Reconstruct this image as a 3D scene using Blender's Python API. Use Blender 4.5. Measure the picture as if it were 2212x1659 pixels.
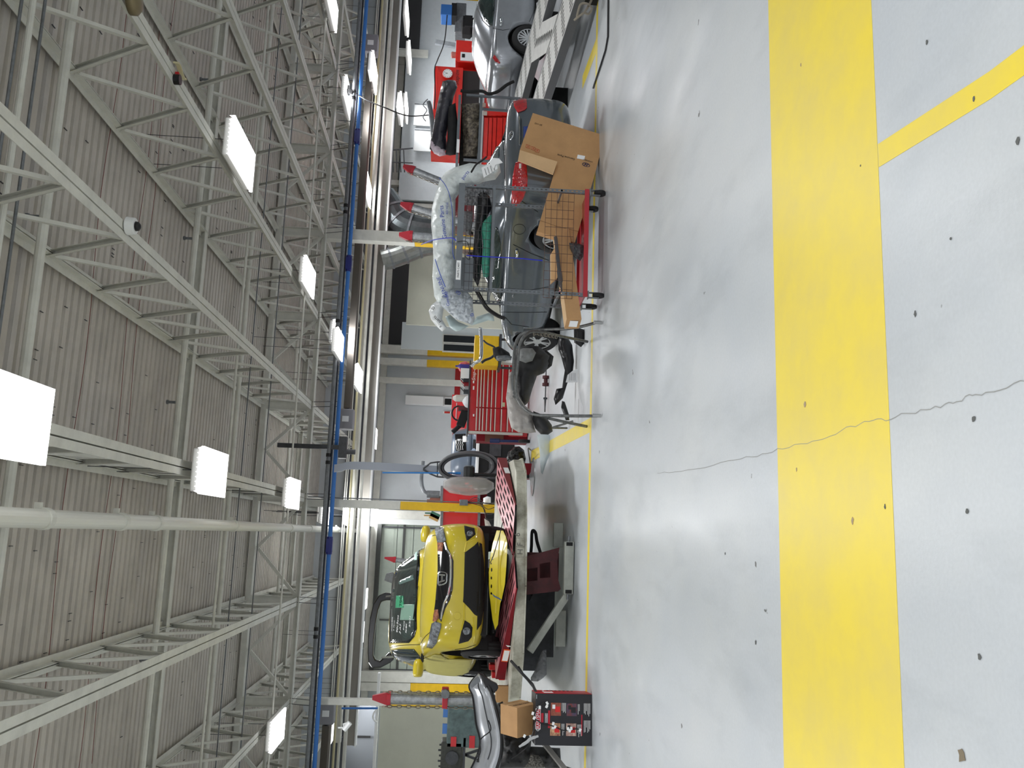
import bpy, bmesh, math, random
from math import sin, cos, pi, radians as R_, hypot
from mathutils import Vector as V, Matrix as M, geometry as G
from mathutils.bvhtree import BVHTree
random.seed(7)
S = bpy.context.scene
for o in list(bpy.data.objects): bpy.data.objects.remove(o)
# ---------------------------------------------------------------- camera
YAW, PITCH, ROLL, FPX, CAMH = 0.174630, 0.0651858, 0.0448169, 1865.28, 1.6
_f = V((sin(YAW)*cos(PITCH), cos(YAW)*cos(PITCH), -sin(PITCH)))
_r0 = V((cos(YAW), -sin(YAW), 0)); _u0 = _r0.cross(_f)
_r = cos(ROLL)*_r0 + sin(ROLL)*_u0; _d = -(-sin(ROLL)*_r0 + cos(ROLL)*_u0)
cd = bpy.data.cameras.new('camera'); cam = bpy.data.objects.new('camera', cd); S.collection.objects.link(cam)
cam.matrix_world = M(((_d.x, _r.x, -_f.x, 0), (_d.y, _r.y, -_f.y, 0), (_d.z, _r.z, -_f.z, CAMH), (0, 0, 0, 1)))
cd.sensor_width = 36; cd.lens = FPX/2212*36; cd.clip_end = 200
S.camera = cam
# ---------------------------------------------------------------- world, view
w = bpy.data.worlds.new('world'); S.world = w; w.use_nodes = True
w.node_tree.nodes['Background'].inputs[0].default_value = (.93, .96, 1, 1)
w.node_tree.nodes['Background'].inputs[1].default_value = .55
S.view_settings.view_transform = 'Standard'; S.view_settings.look = 'None'
S.view_settings.gamma = 1; S.view_settings.exposure = 0.0; S.view_settings.use_curve_mapping = False
LAMP_W = 36.0      # watts of each high-bay lamp
GLOW = 2.2
# ---------------------------------------------------------------- helpers
COL = S.collection
def W(x, y, Y=None, Z=None, X=None):
    """point of the hall seen at photograph pixel (x, y) at a real depth, height or side distance"""
    u, v = 1659-y, x
    q = _r*((u-829.5)/FPX) + _d*((v-1106)/FPX) + _f
    t = Y/q.y if Y is not None else ((Z-CAMH)/q.z if Z is not None else X/q.x)
    return V((q.x*t, q.y*t, CAMH+q.z*t))
def srgb(c):
    return tuple(((x/255)/12.92 if x/255 <= .04045 else ((x/255+.055)/1.055)**2.4) for x in c)
_m = {}
def mat(name, rgb=None, rough=.5, metal=0., var=0., scale=6., bump=0., coat=0., emit=0., trans=0., alpha=1., stretch=None, ior=1.45, spec=.5, var2=None):
    if name in _m: return _m[name]
    m = bpy.data.materials.new(name); m.use_nodes = True; _m[name] = m
    nt = m.node_tree; b = nt.nodes['Principled BSDF']; L = nt.links
    c = (*srgb(rgb), 1)
    b.inputs['Base Color'].default_value = c; b.inputs['Roughness'].default_value = rough
    b.inputs['Metallic'].default_value = metal; b.inputs['Coat Weight'].default_value = coat
    b.inputs['Coat Roughness'].default_value = .04
    b.inputs['Specular IOR Level'].default_value = spec
    if trans: b.inputs['Transmission Weight'].default_value = trans; b.inputs['IOR'].default_value = ior
    if alpha < 1: b.inputs['Alpha'].default_value = alpha
    if emit: b.inputs['Emission Color'].default_value = c; b.inputs['Emission Strength'].default_value = emit
    if var or bump:
        tc = nt.nodes.new('ShaderNodeTexCoord'); mp = nt.nodes.new('ShaderNodeMapping')
        L.new(tc.outputs['Object'], mp.inputs[0])
        if stretch: mp.inputs['Scale'].default_value = stretch
        n = nt.nodes.new('ShaderNodeTexNoise'); n.inputs['Scale'].default_value = scale; n.inputs['Detail'].default_value = 6; n.inputs['Roughness'].default_value = .65
        L.new(mp.outputs[0], n.inputs['Vector'])
        if var:
            mx = nt.nodes.new('ShaderNodeMix'); mx.data_type = 'RGBA'
            k = var2 or tuple(x*(1-var) for x in rgb)
            mx.inputs[6].default_value = c; mx.inputs[7].default_value = (*srgb(k), 1)
            cr = nt.nodes.new('ShaderNodeValToRGB'); cr.color_ramp.elements[0].position = .38; cr.color_ramp.elements[1].position = .68
            L.new(n.outputs[0], cr.inputs[0]); L.new(cr.outputs[0], mx.inputs[0]); L.new(mx.outputs[2], b.inputs['Base Color'])
        if bump:
            bp = nt.nodes.new('ShaderNodeBump'); bp.inputs['Strength'].default_value = bump; bp.inputs['Distance'].default_value = .02
            L.new(n.outputs[0], bp.inputs['Height']); L.new(bp.outputs[0], b.inputs['Normal'])
    return m
def tag(o, label=None, cat=None, group=None, kind=None):
    if label: o['label'] = label
    if cat: o['category'] = cat
    if group: o['group'] = group
    if kind: o['kind'] = kind
    return o
def empty(name, loc=(0, 0, 0), rz=0, label=None, cat=None, group=None):
    o = bpy.data.objects.new(name, None); COL.objects.link(o); o.location = loc; o.rotation_euler[2] = rz
    o.empty_display_size = .1
    return tag(o, label, cat, group)
class MB:
    def __init__(s): s.v = []; s.f = []; s.T = M.Identity(4)
    def at(s, T): s.T = T; return s
    def add(s, vs, fs):
        n = len(s.v); s.v += [tuple(s.T @ V(p)) for p in vs]; s.f += [tuple(i+n for i in f) for f in fs]; return s
    def box(s, c, d, rz=0, rx=0, ry=0):
        hx, hy, hz = d[0]/2, d[1]/2, d[2]/2
        r = (M.Rotation(rz, 3, 'Z') @ M.Rotation(ry, 3, 'Y') @ M.Rotation(rx, 3, 'X'))
        vs = [V(c) + r @ V((a*hx, b*hy, e*hz)) for a in (-1, 1) for b in (-1, 1) for e in (-1, 1)]
        return s.add(vs, [(0, 1, 3, 2), (4, 6, 7, 5), (0, 4, 5, 1), (2, 3, 7, 6), (0, 2, 6, 4), (1, 5, 7, 3)])
    def beam(s, a, b, w, h, up=(0, 0, 1)):
        a, b = V(a), V(b); t = (b-a).normalized(); up = V(up)
        if abs(t.dot(up)) > .98: up = V((0, 1, 0))
        x = t.cross(up).normalized(); y = x.cross(t)
        vs = [p + x*(i*w/2) + y*(j*h/2) for p in (a, b) for i, j in ((-1, -1), (1, -1), (1, 1), (-1, 1))]
        return s.add(vs, [(3, 2, 1, 0), (4, 5, 6, 7), (0, 1, 5, 4), (1, 2, 6, 5), (2, 3, 7, 6), (3, 0, 4, 7)])
    def cyl(s, a, b, r, r2=None, n=12, cap=True):
        a, b = V(a), V(b); t = (b-a).normalized(); r2 = r if r2 is None else r2
        x = t.orthogonal().normalized(); y = t.cross(x)
        vs = [p + (x*cos(2*pi*i/n) + y*sin(2*pi*i/n))*q for p, q in ((a, r), (b, r2)) for i in range(n)]
        fs = [(i, (i+1) % n, n+(i+1) % n, n+i) for i in range(n)]
        if cap: fs += [tuple(range(n))[::-1], tuple(range(n, 2*n))]
        return s.add(vs, fs)
    def tube(s, pts, r, n=8, closed=False):
        P = [V(p) for p in pts]; m = len(P); ring = []; prev = None
        for i, p in enumerate(P):
            t = (P[(i+1) % m]-P[i-1]) if closed else (P[min(i+1, m-1)]-P[max(i-1, 0)])
            t.normalize()
            if prev is None: x = t.orthogonal().normalized()
            else: x = (prev - t*prev.dot(t)).normalized()
            prev = x; y = t.cross(x); rr = r[i] if isinstance(r, (list, tuple)) else r
            ring += [p + (x*cos(2*pi*k/n)+y*sin(2*pi*k/n))*rr for k in range(n)]
        fs = []
        for i in range(m if closed else m-1):
            j = (i+1) % m
            fs += [(i*n+k, i*n+(k+1) % n, j*n+(k+1) % n, j*n+k) for k in range(n)]
        if not closed: fs += [tuple(range(n))[::-1], tuple((m-1)*n+k for k in range(n))]
        return s.add(ring, fs)
    def lathe(s, prof, n=24, c=(0, 0, 0), axis='Z'):
        vs = []; c = V(c)
        for r, z in prof:
            for k in range(n):
                a = 2*pi*k/n; p = (r*cos(a), r*sin(a), z)
                if axis == 'Y': p = (p[0], p[2], p[1])
                if axis == 'X': p = (p[2], p[0], p[1])
                vs.append(c+V(p))
        fs = [(i*n+k, i*n+(k+1) % n, (i+1)*n+(k+1) % n, (i+1)*n+k) for i in range(len(prof)-1) for k in range(n)]
        fs += [tuple(range(n))[::-1], tuple((len(prof)-1)*n+k for k in range(n))]
        return s.add(vs, fs)
    def prism(s, poly, ext):
        e = V(ext); n = len(poly); vs = [V(p) for p in poly] + [V(p)+e for p in poly]
        return s.add(vs, [tuple(range(n))[::-1], tuple(range(n, 2*n))] + [(i, (i+1) % n, n+(i+1) % n, n+i) for i in range(n)])
    def loft(s, rings, closed=True, caps=True):
        n = len(rings[0]); vs = [p for r in rings for p in r]; fs = []
        for i in range(len(rings)-1):
            for k in range(n if closed else n-1):
                fs.append((i*n+k, i*n+(k+1) % n, (i+1)*n+(k+1) % n, (i+1)*n+k))
        if caps and closed: fs += [tuple(range(n))[::-1], tuple((len(rings)-1)*n+k for k in range(n))]
        return s.add(vs, fs)
    def plate(s, poly, holes, th, T=None):
        """flat plate in the XY plane of T with real holes"""
        loops = [poly]+holes; vs = []; es = []
        for l in loops:
            n0 = len(vs); vs += [V((p[0], p[1])) for p in l]; es += [(n0+i, n0+(i+1) % len(l)) for i in range(len(l))]
        v2, e2, f2, *_ = G.delaunay_2d_cdt(vs, es, [], 0, 1e-6)
        def ins(p, l):
            c = False; j = len(l)-1
            for i in range(len(l)):
                if (l[i][1] > p.y) != (l[j][1] > p.y) and p.x < (l[j][0]-l[i][0])*(p.y-l[i][1])/(l[j][1]-l[i][1])+l[i][0]: c = not c
                j = i
            return c
        fs = []
        for f in f2:
            c = sum((v2[i] for i in f), V((0, 0)))/len(f)
            if ins(c, poly) and not any(ins(c, h) for h in holes): fs.append(tuple(f))
        n = len(v2); vs3 = [(p.x, p.y, 0) for p in v2]+[(p.x, p.y, -th) for p in v2]
        bd = {}
        for f in fs:
            for i in range(len(f)):
                a, b = f[i], f[(i+1) % len(f)]
                if (b, a) in bd: del bd[(b, a)]
                else: bd[(a, b)] = 1
        F = fs+[tuple(i+n for i in f[::-1]) for f in fs]+[(b, a, a+n, b+n) for a, b in bd]
        if T is not None: vs3 = [T @ V(p) for p in vs3]
        return s.add(vs3, F)
    def build(s, name, m, parent=None, smooth=False, bevel=0, sub=0, origin=None, label=None, cat=None, group=None, kind=None, solid=0):
        vs = s.v
        if parent is None and origin is None and vs:
            xs, ys, zs = zip(*vs); origin = ((min(xs)+max(xs))/2, (min(ys)+max(ys))/2, min(zs))
        if origin is not None:
            o_ = V(origin); vs = [V(p)-o_ for p in vs]
        me = bpy.data.meshes.new(name); me.from_pydata([tuple(p) for p in vs], [], s.f); me.update()
        o = bpy.data.objects.new(name, me); COL.objects.link(o)
        if origin is not None: o.location = origin
        if parent: o.parent = parent
        if m: me.materials.append(m if not isinstance(m, str) else _m[m])
        if smooth: me.shade_smooth()
        if bevel:
            b = o.modifiers.new('b', 'BEVEL'); b.width = bevel; b.segments = 2; b.limit_method = 'ANGLE'
        if solid:
            b = o.modifiers.new('s', 'SOLIDIFY'); b.thickness = solid; b.offset = 0
        if sub:
            b = o.modifiers.new('u', 'SUBSURF'); b.levels = sub; b.render_levels = sub
        return tag(o, label, cat, group, kind)
def dup(o, parent=None):
    c = o.copy(); COL.objects.link(c)
    if parent: c.parent = parent
    for ch in list(o.children):
        dup(ch, c)
    return c
def text(name, s, size, T, m, parent=None, ext=.001, sx=1, align='CENTER', shear=0):
    """flat lettering as a mesh; T places its XY plane"""
    cu = bpy.data.curves.new(name, 'FONT'); cu.body = s; cu.size = size; cu.extrude = ext; cu.align_x = align; cu.align_y = 'CENTER'; cu.resolution_u = 3; cu.shear = shear
    o = bpy.data.objects.new(name, cu); COL.objects.link(o)
    dg = bpy.context.evaluated_depsgraph_get(); me = bpy.data.meshes.new_from_object(o.evaluated_get(dg)); bpy.data.objects.remove(o)
    o = bpy.data.objects.new(name, me); COL.objects.link(o)
    me.transform(T @ M.Diagonal((sx, 1, 1, 1))); me.materials.clear(); me.materials.append(m)
    if parent: o.parent = parent
    return o
def frame(o, x, y):
    """matrix whose XY plane is spanned by x and y at point o"""
    x = V(x).normalized(); z = x.cross(V(y)).normalized(); y = z.cross(x)
    return M(((x.x, y.x, z.x, o[0]), (x.y, y.y, z.y, o[1]), (x.z, y.z, z.z, o[2]), (0, 0, 0, 1)))
def struct(name, mb, m, **k): return mb.build(name, m, kind='structure', **k)
def spline(pts, n=8, closed=False):
    P = [V(p) for p in pts]; out = []; m = len(P)
    for i in range(m if closed else m-1):
        p0, p1, p2, p3 = (P[(i-1) % m], P[i], P[(i+1) % m], P[(i+2) % m]) if closed else (P[max(i-1, 0)], P[i], P[i+1], P[min(i+2, m-1)])
        for k in range(n):
            t = k/n; out.append(.5*((2*p1)+(p2-p0)*t+(2*p0-5*p1+4*p2-p3)*t*t+(3*p1-p0-3*p2+p3)*t**3))
    if not closed: out.append(P[-1])
    return out
# ---------------------------------------------------------------- materials
steel = mat('painted_white_steel', (222, 222, 214), .6, var=.08, scale=3)
deckm = mat('galvanised_deck', (200, 194, 186), .6, var=.1, scale=1.5)
greyst = mat('grey_steel', (122, 126, 130), .4, .3, var=.15, scale=12)
darkst = mat('dark_steel', (70, 72, 76), .45, .3, var=.2, scale=10)
black = mat('black_plastic', (22, 22, 25), .35, var=.2, scale=9)
blackm = mat('matte_black', (20, 20, 22), .8)
rubber = mat('rubber', (26, 26, 28), .75, bump=.2, scale=40)
chrome = mat('chrome', (225, 228, 232), .12, 1.)
alloy = mat('alloy', (206, 209, 212), .35, .6)
redp = mat('red_paint', (200, 24, 32), .3, coat=.5, var=.06, scale=2)
redb = mat('bright_red_paint', (226, 38, 26), .35, coat=.4, var=.06)
darkred = mat('dark_red_paint', (122, 8, 26), .55, spec=.3)
maroon = mat('maroon_iron', (88, 32, 38), .6, var=.25, scale=8)
whitep = mat('white_paint', (236, 238, 238), .4)
yelp = mat('column_yellow', (236, 190, 20), .4, var=.06)
blue = mat('blue_paint', (52, 112, 186), .5)
card = mat('cardboard', (190, 148, 102), .85, var=.06, scale=5, bump=.05)
cardl = mat('cardboard_light', (214, 178, 134), .85, var=.05, scale=5)
wallg = mat('wall_grey', (206, 212, 216), .6, var=.04, scale=1.2)
wallc = mat('wall_cream', (206, 208, 192), .6, var=.04, scale=1.2)
walld = mat('wall_dark', (96, 100, 106), .6, var=.1, scale=2)
brownb = mat('fascia_paint', (158, 154, 148), .55, var=.04, scale=2)
ink = mat('ink_black', (24, 22, 22), .7)
white_ink = mat('ink_white', (235, 235, 235), .6)
blueink = mat('ink_blue', (30, 60, 170), .6)
redink = mat('ink_red', (200, 40, 30), .6)
paper = mat('paper', (238, 240, 242), .6)
cream = mat('cream_pipe', (206, 198, 158), .45)
film = mat('clear_film', (222, 232, 236), .16, bump=.55, scale=9, alpha=.34)
milky = mat('milky_film', (240, 248, 248), .16, bump=1.0, scale=7, alpha=.93, var=.08, stretch=(1, 1, 1))
# ---------------------------------------------------------------- floor
def floor_mat():
    m = bpy.data.materials.new('epoxy_floor'); m.use_nodes = True; nt = m.node_tree; L = nt.links; N = nt.nodes.new; b = nt.nodes['Principled BSDF']
    geo = N('ShaderNodeTexCoord')
    def noise(sc, stretch=(1, 1, 1), det=6, ro=.6):
        mp = N('ShaderNodeMapping'); mp.inputs['Scale'].default_value = stretch; L.new(geo.outputs['Object'], mp.inputs[0])
        n = N('ShaderNodeTexNoise'); n.inputs['Scale'].default_value = sc; n.inputs['Detail'].default_value = det; n.inputs['Roughness'].default_value = ro
        L.new(mp.outputs[0], n.inputs['Vector']); return n.outputs[0]
    def ramp(s, a, c, ca, cb):
        r = N('ShaderNodeValToRGB'); e = r.color_ramp.elements; e[0].position = a; e[1].position = c; e[0].color = ca; e[1].color = cb; L.new(s, r.inputs[0]); return r.outputs[0]
    def mix(f, a, c, t='MIX'):
        x = N('ShaderNodeMix'); x.data_type = 'RGBA'; x.blend_type = t
        if isinstance(f, float): x.inputs[0].default_value = f
        else: L.new(f, x.inputs[0])
        for i, q in ((6, a), (7, c)):
            if isinstance(q, tuple): x.inputs[i].default_value = q
            else: L.new(q, x.inputs[i])
        return x.outputs[2]
    A = (*srgb((192, 198, 204)), 1); B = (*srgb((202, 206, 208)), 1); Dk = (*srgb((150, 156, 160)), 1)
    base = mix(ramp(noise(.5), .35, .65, (0, 0, 0, 1), (1, 1, 1, 1)), A, B)
    base = mix(ramp(noise(2.2, (1, .35, 1)), .5, .75, (0, 0, 0, 1), (.35, .35, .35, 1)), base, Dk)
    chips = ramp(noise(7, (1, 1, 1), 3, .5), .735, .75, (0, 0, 0, 1), (1, 1, 1, 1))
    base = mix(chips, base, (*srgb((96, 98, 98)), 1))
    fine = ramp(noise(60, (1, 1, 1), 4, .6), .3, .75, (.93, .93, .93, 1), (1, 1, 1, 1))
    base = mix(1.0, base, fine, 'MULTIPLY')
    L.new(base, b.inputs['Base Color'])
    rr = N('ShaderNodeMapRange'); L.new(noise(1.3, (1, .3, 1)), rr.inputs[0]); rr.inputs[1].default_value = .35; rr.inputs[2].default_value = .7; rr.inputs[3].default_value = .28; rr.inputs[4].default_value = .5
    L.new(rr.outputs[0], b.inputs['Roughness']); b.inputs['Specular IOR Level'].default_value = .5
    bp = N('ShaderNodeBump'); bp.inputs['Strength'].default_value = .12; bp.inputs['Distance'].default_value = .02; L.new(noise(3, (1, 1, 1), 8, .7), bp.inputs['Height']); L.new(bp.outputs[0], b.inputs['Normal'])
    return m
fm = floor_mat()
struct('floor', MB().box((4, 14, -.05), (44, 46, .1)), fm, origin=(0, 0, 0))
yl = mat('floor_paint_yellow', (238, 214, 66), .42, var=.09, scale=2.5, var2=(228, 206, 92))
def stripe(pts, label, z=.0015):
    mb = MB(); mb.prism([(p[0], p[1], 0.0002) for p in pts], (0, 0, z))
    return mb.build('painted_floor_stripe', yl, label=label, cat='floor marking')
stripe([(-8, 3.05), (14, 3.05), (14, 4.15), (-8, 4.15)], 'very wide yellow stripe painted across the near floor')
stripe([(1.455, 3.045), (1.37, 2.35), (1.29, 1.0), (1.375, 1.0), (1.46, 2.35), (1.55, 3.045)], 'narrow yellow line running from the wide stripe towards the viewer')
stripe([(-8, 9.86), (16, 9.98), (16, 10.1), (-8, 9.98)], 'thin yellow line along the front of the work bays')
stripe([(1.23, 9.99), (1.40, 9.99), (1.72, 17.5), (1.5, 17.5)], 'yellow bay divider line running back beside the tool chest', .0016)
stripe([(-8, 29.2), (19, 29.2), (19, 29.35), (-8, 29.35)], 'far yellow line along the foot of the back wall')
stripe([(6.1, 9.98), (6.3, 9.98), (6.45, 11.2), (6.25, 11.2)], 'yellow bay divider line beside the grey sedan', .0017)
# crack in the floor (a thin dark groove)
cr = [W(x, y, Z=0) for x, y in ((2212, 822), (2120, 850), (2060, 868), (1990, 888), (1915, 905), (1850, 918), (1770, 948), (1680, 972), (1600, 992), (1500, 1012), (1420, 1022))]
cr = spline(cr, 7); mb = MB()
cr = [V((p.x+random.uniform(-.008, .008), p.y+random.uniform(-.006, .006), .0022)) for p in cr]
mb.loft([[p+V((-.0012, 0, 0)), p+V((.0012, 0, 0))] for p in cr], closed=False, caps=False)
mb.build('floor_crack', mat('crack', (150, 150, 146), .9), label='hairline crack crossing the wide yellow stripe', cat='crack')
def chip(x, y, r, m, lab, grp=None):
    p = W(x, y, Z=0); mb = MB(); n = 9
    a0 = random.uniform(0, 6); ring = [(p.x+r*cos(a0+2*pi*i/n)*random.uniform(.5, 1.1), p.y+r*.8*sin(a0+2*pi*i/n)*random.uniform(.4, 1), .002) for i in range(n)]
    mb.prism(ring, (0, 0, .0012)); mb.build('floor_chip', m, label=lab, cat='paint chip', group=grp)
dk = mat('chip_grey', (96, 98, 96), .9); tn = mat('chip_tan', (170, 150, 120), .9)
chip(2078, 1632, .03, mat('chip_brown', (128, 116, 96), .9), 'large brown chip in the near floor paint at the left')
for x, y, r in ((1860, 358, .006), (2105, 905, .012), (2200, 305, .014), (1913, 1094, .01), (2090, 1105, .012), (2105, 214, .01), (2003, 92, .01), (1633, 1388, .014), (1567, 1196, .01), (1978, 678, .012), (2117, 1420, .014), (2055, 515, .008)):
    chip(x, y, r, dk, 'small grey chip in the floor paint near the wide stripe', 'paint chips in the floor')
for x, y, r in ((1740, 872, .02), (1731, 140, .012), (1722, 1015, .012), (1843, 1125, .016)):
    chip(x, y, r, tn, 'tan chip worn through the wide yellow stripe', 'worn spots in the yellow stripe')
# ---------------------------------------------------------------- roof deck
mb = MB(); P = .19; y = -3.99; prof = []; k = 0
while y < 33.5:
    if k % 3 == 0: prof += [(y, 6.24), (y, 6.33), (y+.009, 6.33), (y+.009, 6.24)]
    prof += [(y+.115, 6.24), (y+.13, 6.285), (y+.172, 6.285), (y+.187, 6.24)]; y += P; k += 1
xs = (-12, 24); mb.loft([[(x, a, z) for a, z in prof] for x in xs], closed=False, caps=False)
struct('ceiling', mb, deckm, origin=(0, 0, 6.24))
mb = MB()
for i in range(420):
    x, yy = random.uniform(-5, 14), random.uniform(8, 22); k = -3.99+round((yy+3.99)/.57)*.57+.005
    mb.box((x, k, 6.235), (.008, .075, .012))
mb.build('deck_screws', darkst, label='rows of small screw tips poking through the roof deck', cat='screws', kind='stuff')
# ---------------------------------------------------------------- joists
JX = [-8.25, -6.06, -3.86, -1.64, .72, 2.9, 5.1, 7.25, 9.45, 11.65, 13.85, 16.05]
def joist(x, y0, y1, n, lab, proto=None, far=False):
    if proto:
        o = dup(proto); o.location = (x, y0, 0); o['label'] = lab; return o
    root = empty('roof_joist', (x, y0, 0), 0, lab, 'roof joist', 'far roof joists' if far else 'near roof joists')
    L = y1-y0; zb, zt = 5.0, 6.175
    for s in (-1, 1):
        mb = MB().box((s*.052, L/2, zb+.004), (.088, L, .008)); mb.box((s*.012, L/2, zb+.05), (.008, L, .09)); mb.build('bottom_chord', steel, root)
        mb = MB().box((s*.052, L/2, zt), (.088, L, .01)); mb.box((s*.012, L/2, zt-.045), (.008, L, .09)); mb.build('top_chord', steel, root)
    p = 1.42; n = int(L/p); H_ = zt-zb-.07; dm = None
    def chan(v):
        m2 = MB(); t = v.normalized(); x = V((1, 0, 0)); y = t.cross(x)
        if y.y < 0: y = -y
        for c, w_, h_ in ((V((0, 0, 0)), .066, .006), (x*.03-y*.022, .006, .05), (-x*.03-y*.022, .006, .05)): m2.beam(c, v+c, w_, h_, up=y)
        return m2
    for i in range(n):
        a, b = V((0, i*p, zb+.04)), V((0, (i+1)*p, zb+.04))
        if dm is None:
            dm = chan(V((0, p/2-.02, H_))).build('web_bar', steel, root); vm = MB().beam((0, 0, 0), (0, -p/2+.02, H_), .055, .04, up=(1, 0, 0)).build('web_bar', steel, root)
            d, v = dm, vm
        else:
            d = dm.copy(); COL.objects.link(d); v = vm.copy(); COL.objects.link(v)
        d.location = a; v.location = b
    return root
lefts = {-8.25: 'outermost left', .72: 'carrying the near row of lamps'}
pr = None
names = ['white roof joist %s' % s for s in ('at the far left edge', 'second from the left edge', 'third from the left, over the rack tower', 'left of the long round pipe', 'just right of the long round pipe, above the square lamps', 'over the red tool chest, carrying a white dome', 'fourth right of the long round pipe', 'over the plastic-wrapped parts cart', 'right of the slanting lamp', 'over the silver car', 'second from the right edge', 'at the far right edge')]
for x, nm in zip(JX, names):
    q = joist(x, .3, 20.6, 14, nm, pr); pr = pr or q
pr2 = None
for i, x in enumerate(JX):
    q = joist(x, 20.95, 30.9, 7, ('far white roof joist beyond the girder, in line with one ' + ['at the left edge', 'second from left', 'third from left', 'left of the round pipe', 'over the square lamps', 'over the tool chest', 'right of the tool chest', 'over the parts cart', 'right of the slanting lamp', 'over the silver car', 'second from right', 'at the right edge'][i]), pr2, True); pr2 = pr2 or q
# cross girders
def girder(y, lab):
    g = empty('roof_girder', (0, y, 0), 0, lab, 'girder')
    x0, x1 = -9.3, 18.3
    for s in (-1, 1):
        MB().box(((x0+x1)/2, s*.06, 4.97), (x1-x0, .09, .02)).box(((x0+x1)/2, s*.02, 5.02), (x1-x0, .012, .1)).build('bottom_chord', steel, g)
    MB().box(((x0+x1)/2, 0, 6.12), (x1-x0, .2, .12)).build('top_chord', steel, g)
    for i, x in enumerate(JX):
        MB().box((x, 0, 5.58), (.2, .02, 1.02)).box((x-.1, 0, 5.58), (.015, .14, 1.02)).box((x+.1, 0, 5.58), (.015, .14, 1.02)).build('girder_post', steel, g)
        if i < len(JX)-1:
            xm = (x+JX[i+1])/2
            MB().beam((x+.1, .05, 5.05), (xm, .05, 6.02), .07, .07).build('brace', steel, g)
            MB().beam((JX[i+1]-.1, -.05, 5.05), (xm, -.05, 6.02), .07, .07).build('brace', steel, g)
    return g
girder(20.78, 'white lattice roof girder crossing the hall over the yellow column')
# cross beam under the deck
MB().box((3, 14.9, 6.10), (24, .16, .014)).box((3, 14.9, 6.22), (24, .16, .014)).box((3, 14.9, 6.16), (24, .012, .12)).build('cross_beam', steel, label='white steel beam crossing right under the roof deck', cat='beam')
MB().box((3, 26.2, 6.10), (24, .16, .014)).box((3, 26.2, 6.22), (24, .16, .014)).box((3, 26.2, 6.16), (24, .012, .12)).build('cross_beam', steel, label='far white steel beam crossing under the roof deck beyond the girder', cat='beam')
# ---------------------------------------------------------------- lateral pipes
def cross_pipe(name, x, y, r, m, lab, cat='pipe', Y=None, Z=None, X0=-9, X1=18.5, n=10, extra=None):
    p = W(x, y, Y=Y, Z=Z); mb = MB(); mb.cyl((X0, p.y, p.z), (X1, p.y, p.z), r, n=n)
    o = mb.build(name, m, smooth=False, label=lab, cat=cat); return p, o
def sprinkler(p, xs_, root):
    for x in xs_:
        mb = MB().cyl((x, p.y, p.z), (x, p.y-.0, p.z+.16), .022, n=8).cyl((x, p.y, p.z+.16), (x, p.y, p.z+.19), .035, n=8)
        o = mb.build('sprinkler_head', greyst, origin=(x, p.y, p.z)); o.parent = root; o.matrix_parent_inverse = root.matrix_basis.inverted()
p, o = cross_pipe('sprinkler_pipe', 159, 0, .052, steel, 'thick white sprinkler pipe crossing nearest under the deck', Z=5.93); sprinkler(p, (3.1, 6.5, -1), o)
p, o = cross_pipe('sprinkler_pipe', 467, 72, .05, steel, 'second white sprinkler pipe crossing the roof', Z=5.93); sprinkler(p, (1.9, 4.6, 7.4, -2), o)
p, o = cross_pipe('sprinkler_pipe', 590, 0, .045, steel, 'third white sprinkler pipe crossing just before the girder', Z=5.93)
cross_pipe('sprinkler_pipe', 700, 0, .045, steel, 'fourth white sprinkler pipe crossing beyond the girder', Z=5.93)
cross_pipe('conduit', 47, 0, .016, greyst, 'thin dark conduit crossing at the very top', 'conduit', Z=5.9)
cross_pipe('conduit', 72, 0, .03, steel, 'white conduit crossing between two dark ones', 'conduit', Z=5.85)
cross_pipe('conduit', 98, 0, .016, greyst, 'thin dark conduit just below the white one', 'conduit', Z=5.85)
cross_pipe('conduit', 532, 550, .022, steel, 'thin white conduit crossing before the third sprinkler pipe', 'conduit', Z=5.4)
cross_pipe('conduit', 562, 550, .012, greyst, 'thin grey conduit right beside the third sprinkler pipe', 'conduit', Z=5.4)
cross_pipe('conduit', 608, 550, .012, greyst, 'thin grey conduit nearest the lattice girder', 'conduit', Z=5.3)
cross_pipe('conduit', 638, 896, .02, steel, 'white conduit crossing just under the lattice girder', 'conduit', Z=4.9)
for k_, (x_, y_) in enumerate(((140, 1100), (300, 700), (215, 1240))):
    q_ = W(x_, y_, Z=6.2); pts_ = spline([(q_.x+t_*2.0, q_.y+(.05 if t_ % 2 else -.03), 6.215-.02*(t_ % 2)) for t_ in range(-3, 5)], 4)
    MB().tube(pts_, .004, 5).build('red_cable', mat('cable_red', (120, 50, 48), .6), label='thin red cable strung under the deck, %s' % ('near the round pipe', 'above the big square lamp', 'left of the round pipe')[k_], cat='cable')
q_ = W(276, 488, Z=4.98)
dome_ = empty('dome_camera', (q_.x, q_.y, 4.9), 0, 'white dome camera with black eye under the big joist', 'camera')
MB().cyl((0, 0, 0), (0, 0, .09), .085, .095, n=20).build('housing', whitep, dome_, bevel=.01); MB().lathe([(.05, 0), (.045, -.03), (.02, -.048), (.002, -.05)], 20).build('eye', black, dome_, smooth=True)
q_ = W(384, 172, Z=4.96); d2_ = empty('siren', (q_.x, q_.y, 4.93), 0, 'black and red siren with torn foam on a joist chord', 'siren')
MB().cyl((0, 0, 0), (0, 0, .07), .06, n=14).build('body', black, d2_); MB().box((.07, 0, .04), (.03, .05, .04)).build('clip', redp, d2_); MB().loft([[(.13+.03*sin(t), .06*t-.15, z) for z in (0, .05)] for t in range(7)], closed=False).build('torn_foam', cream, d2_, solid=.02)
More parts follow.
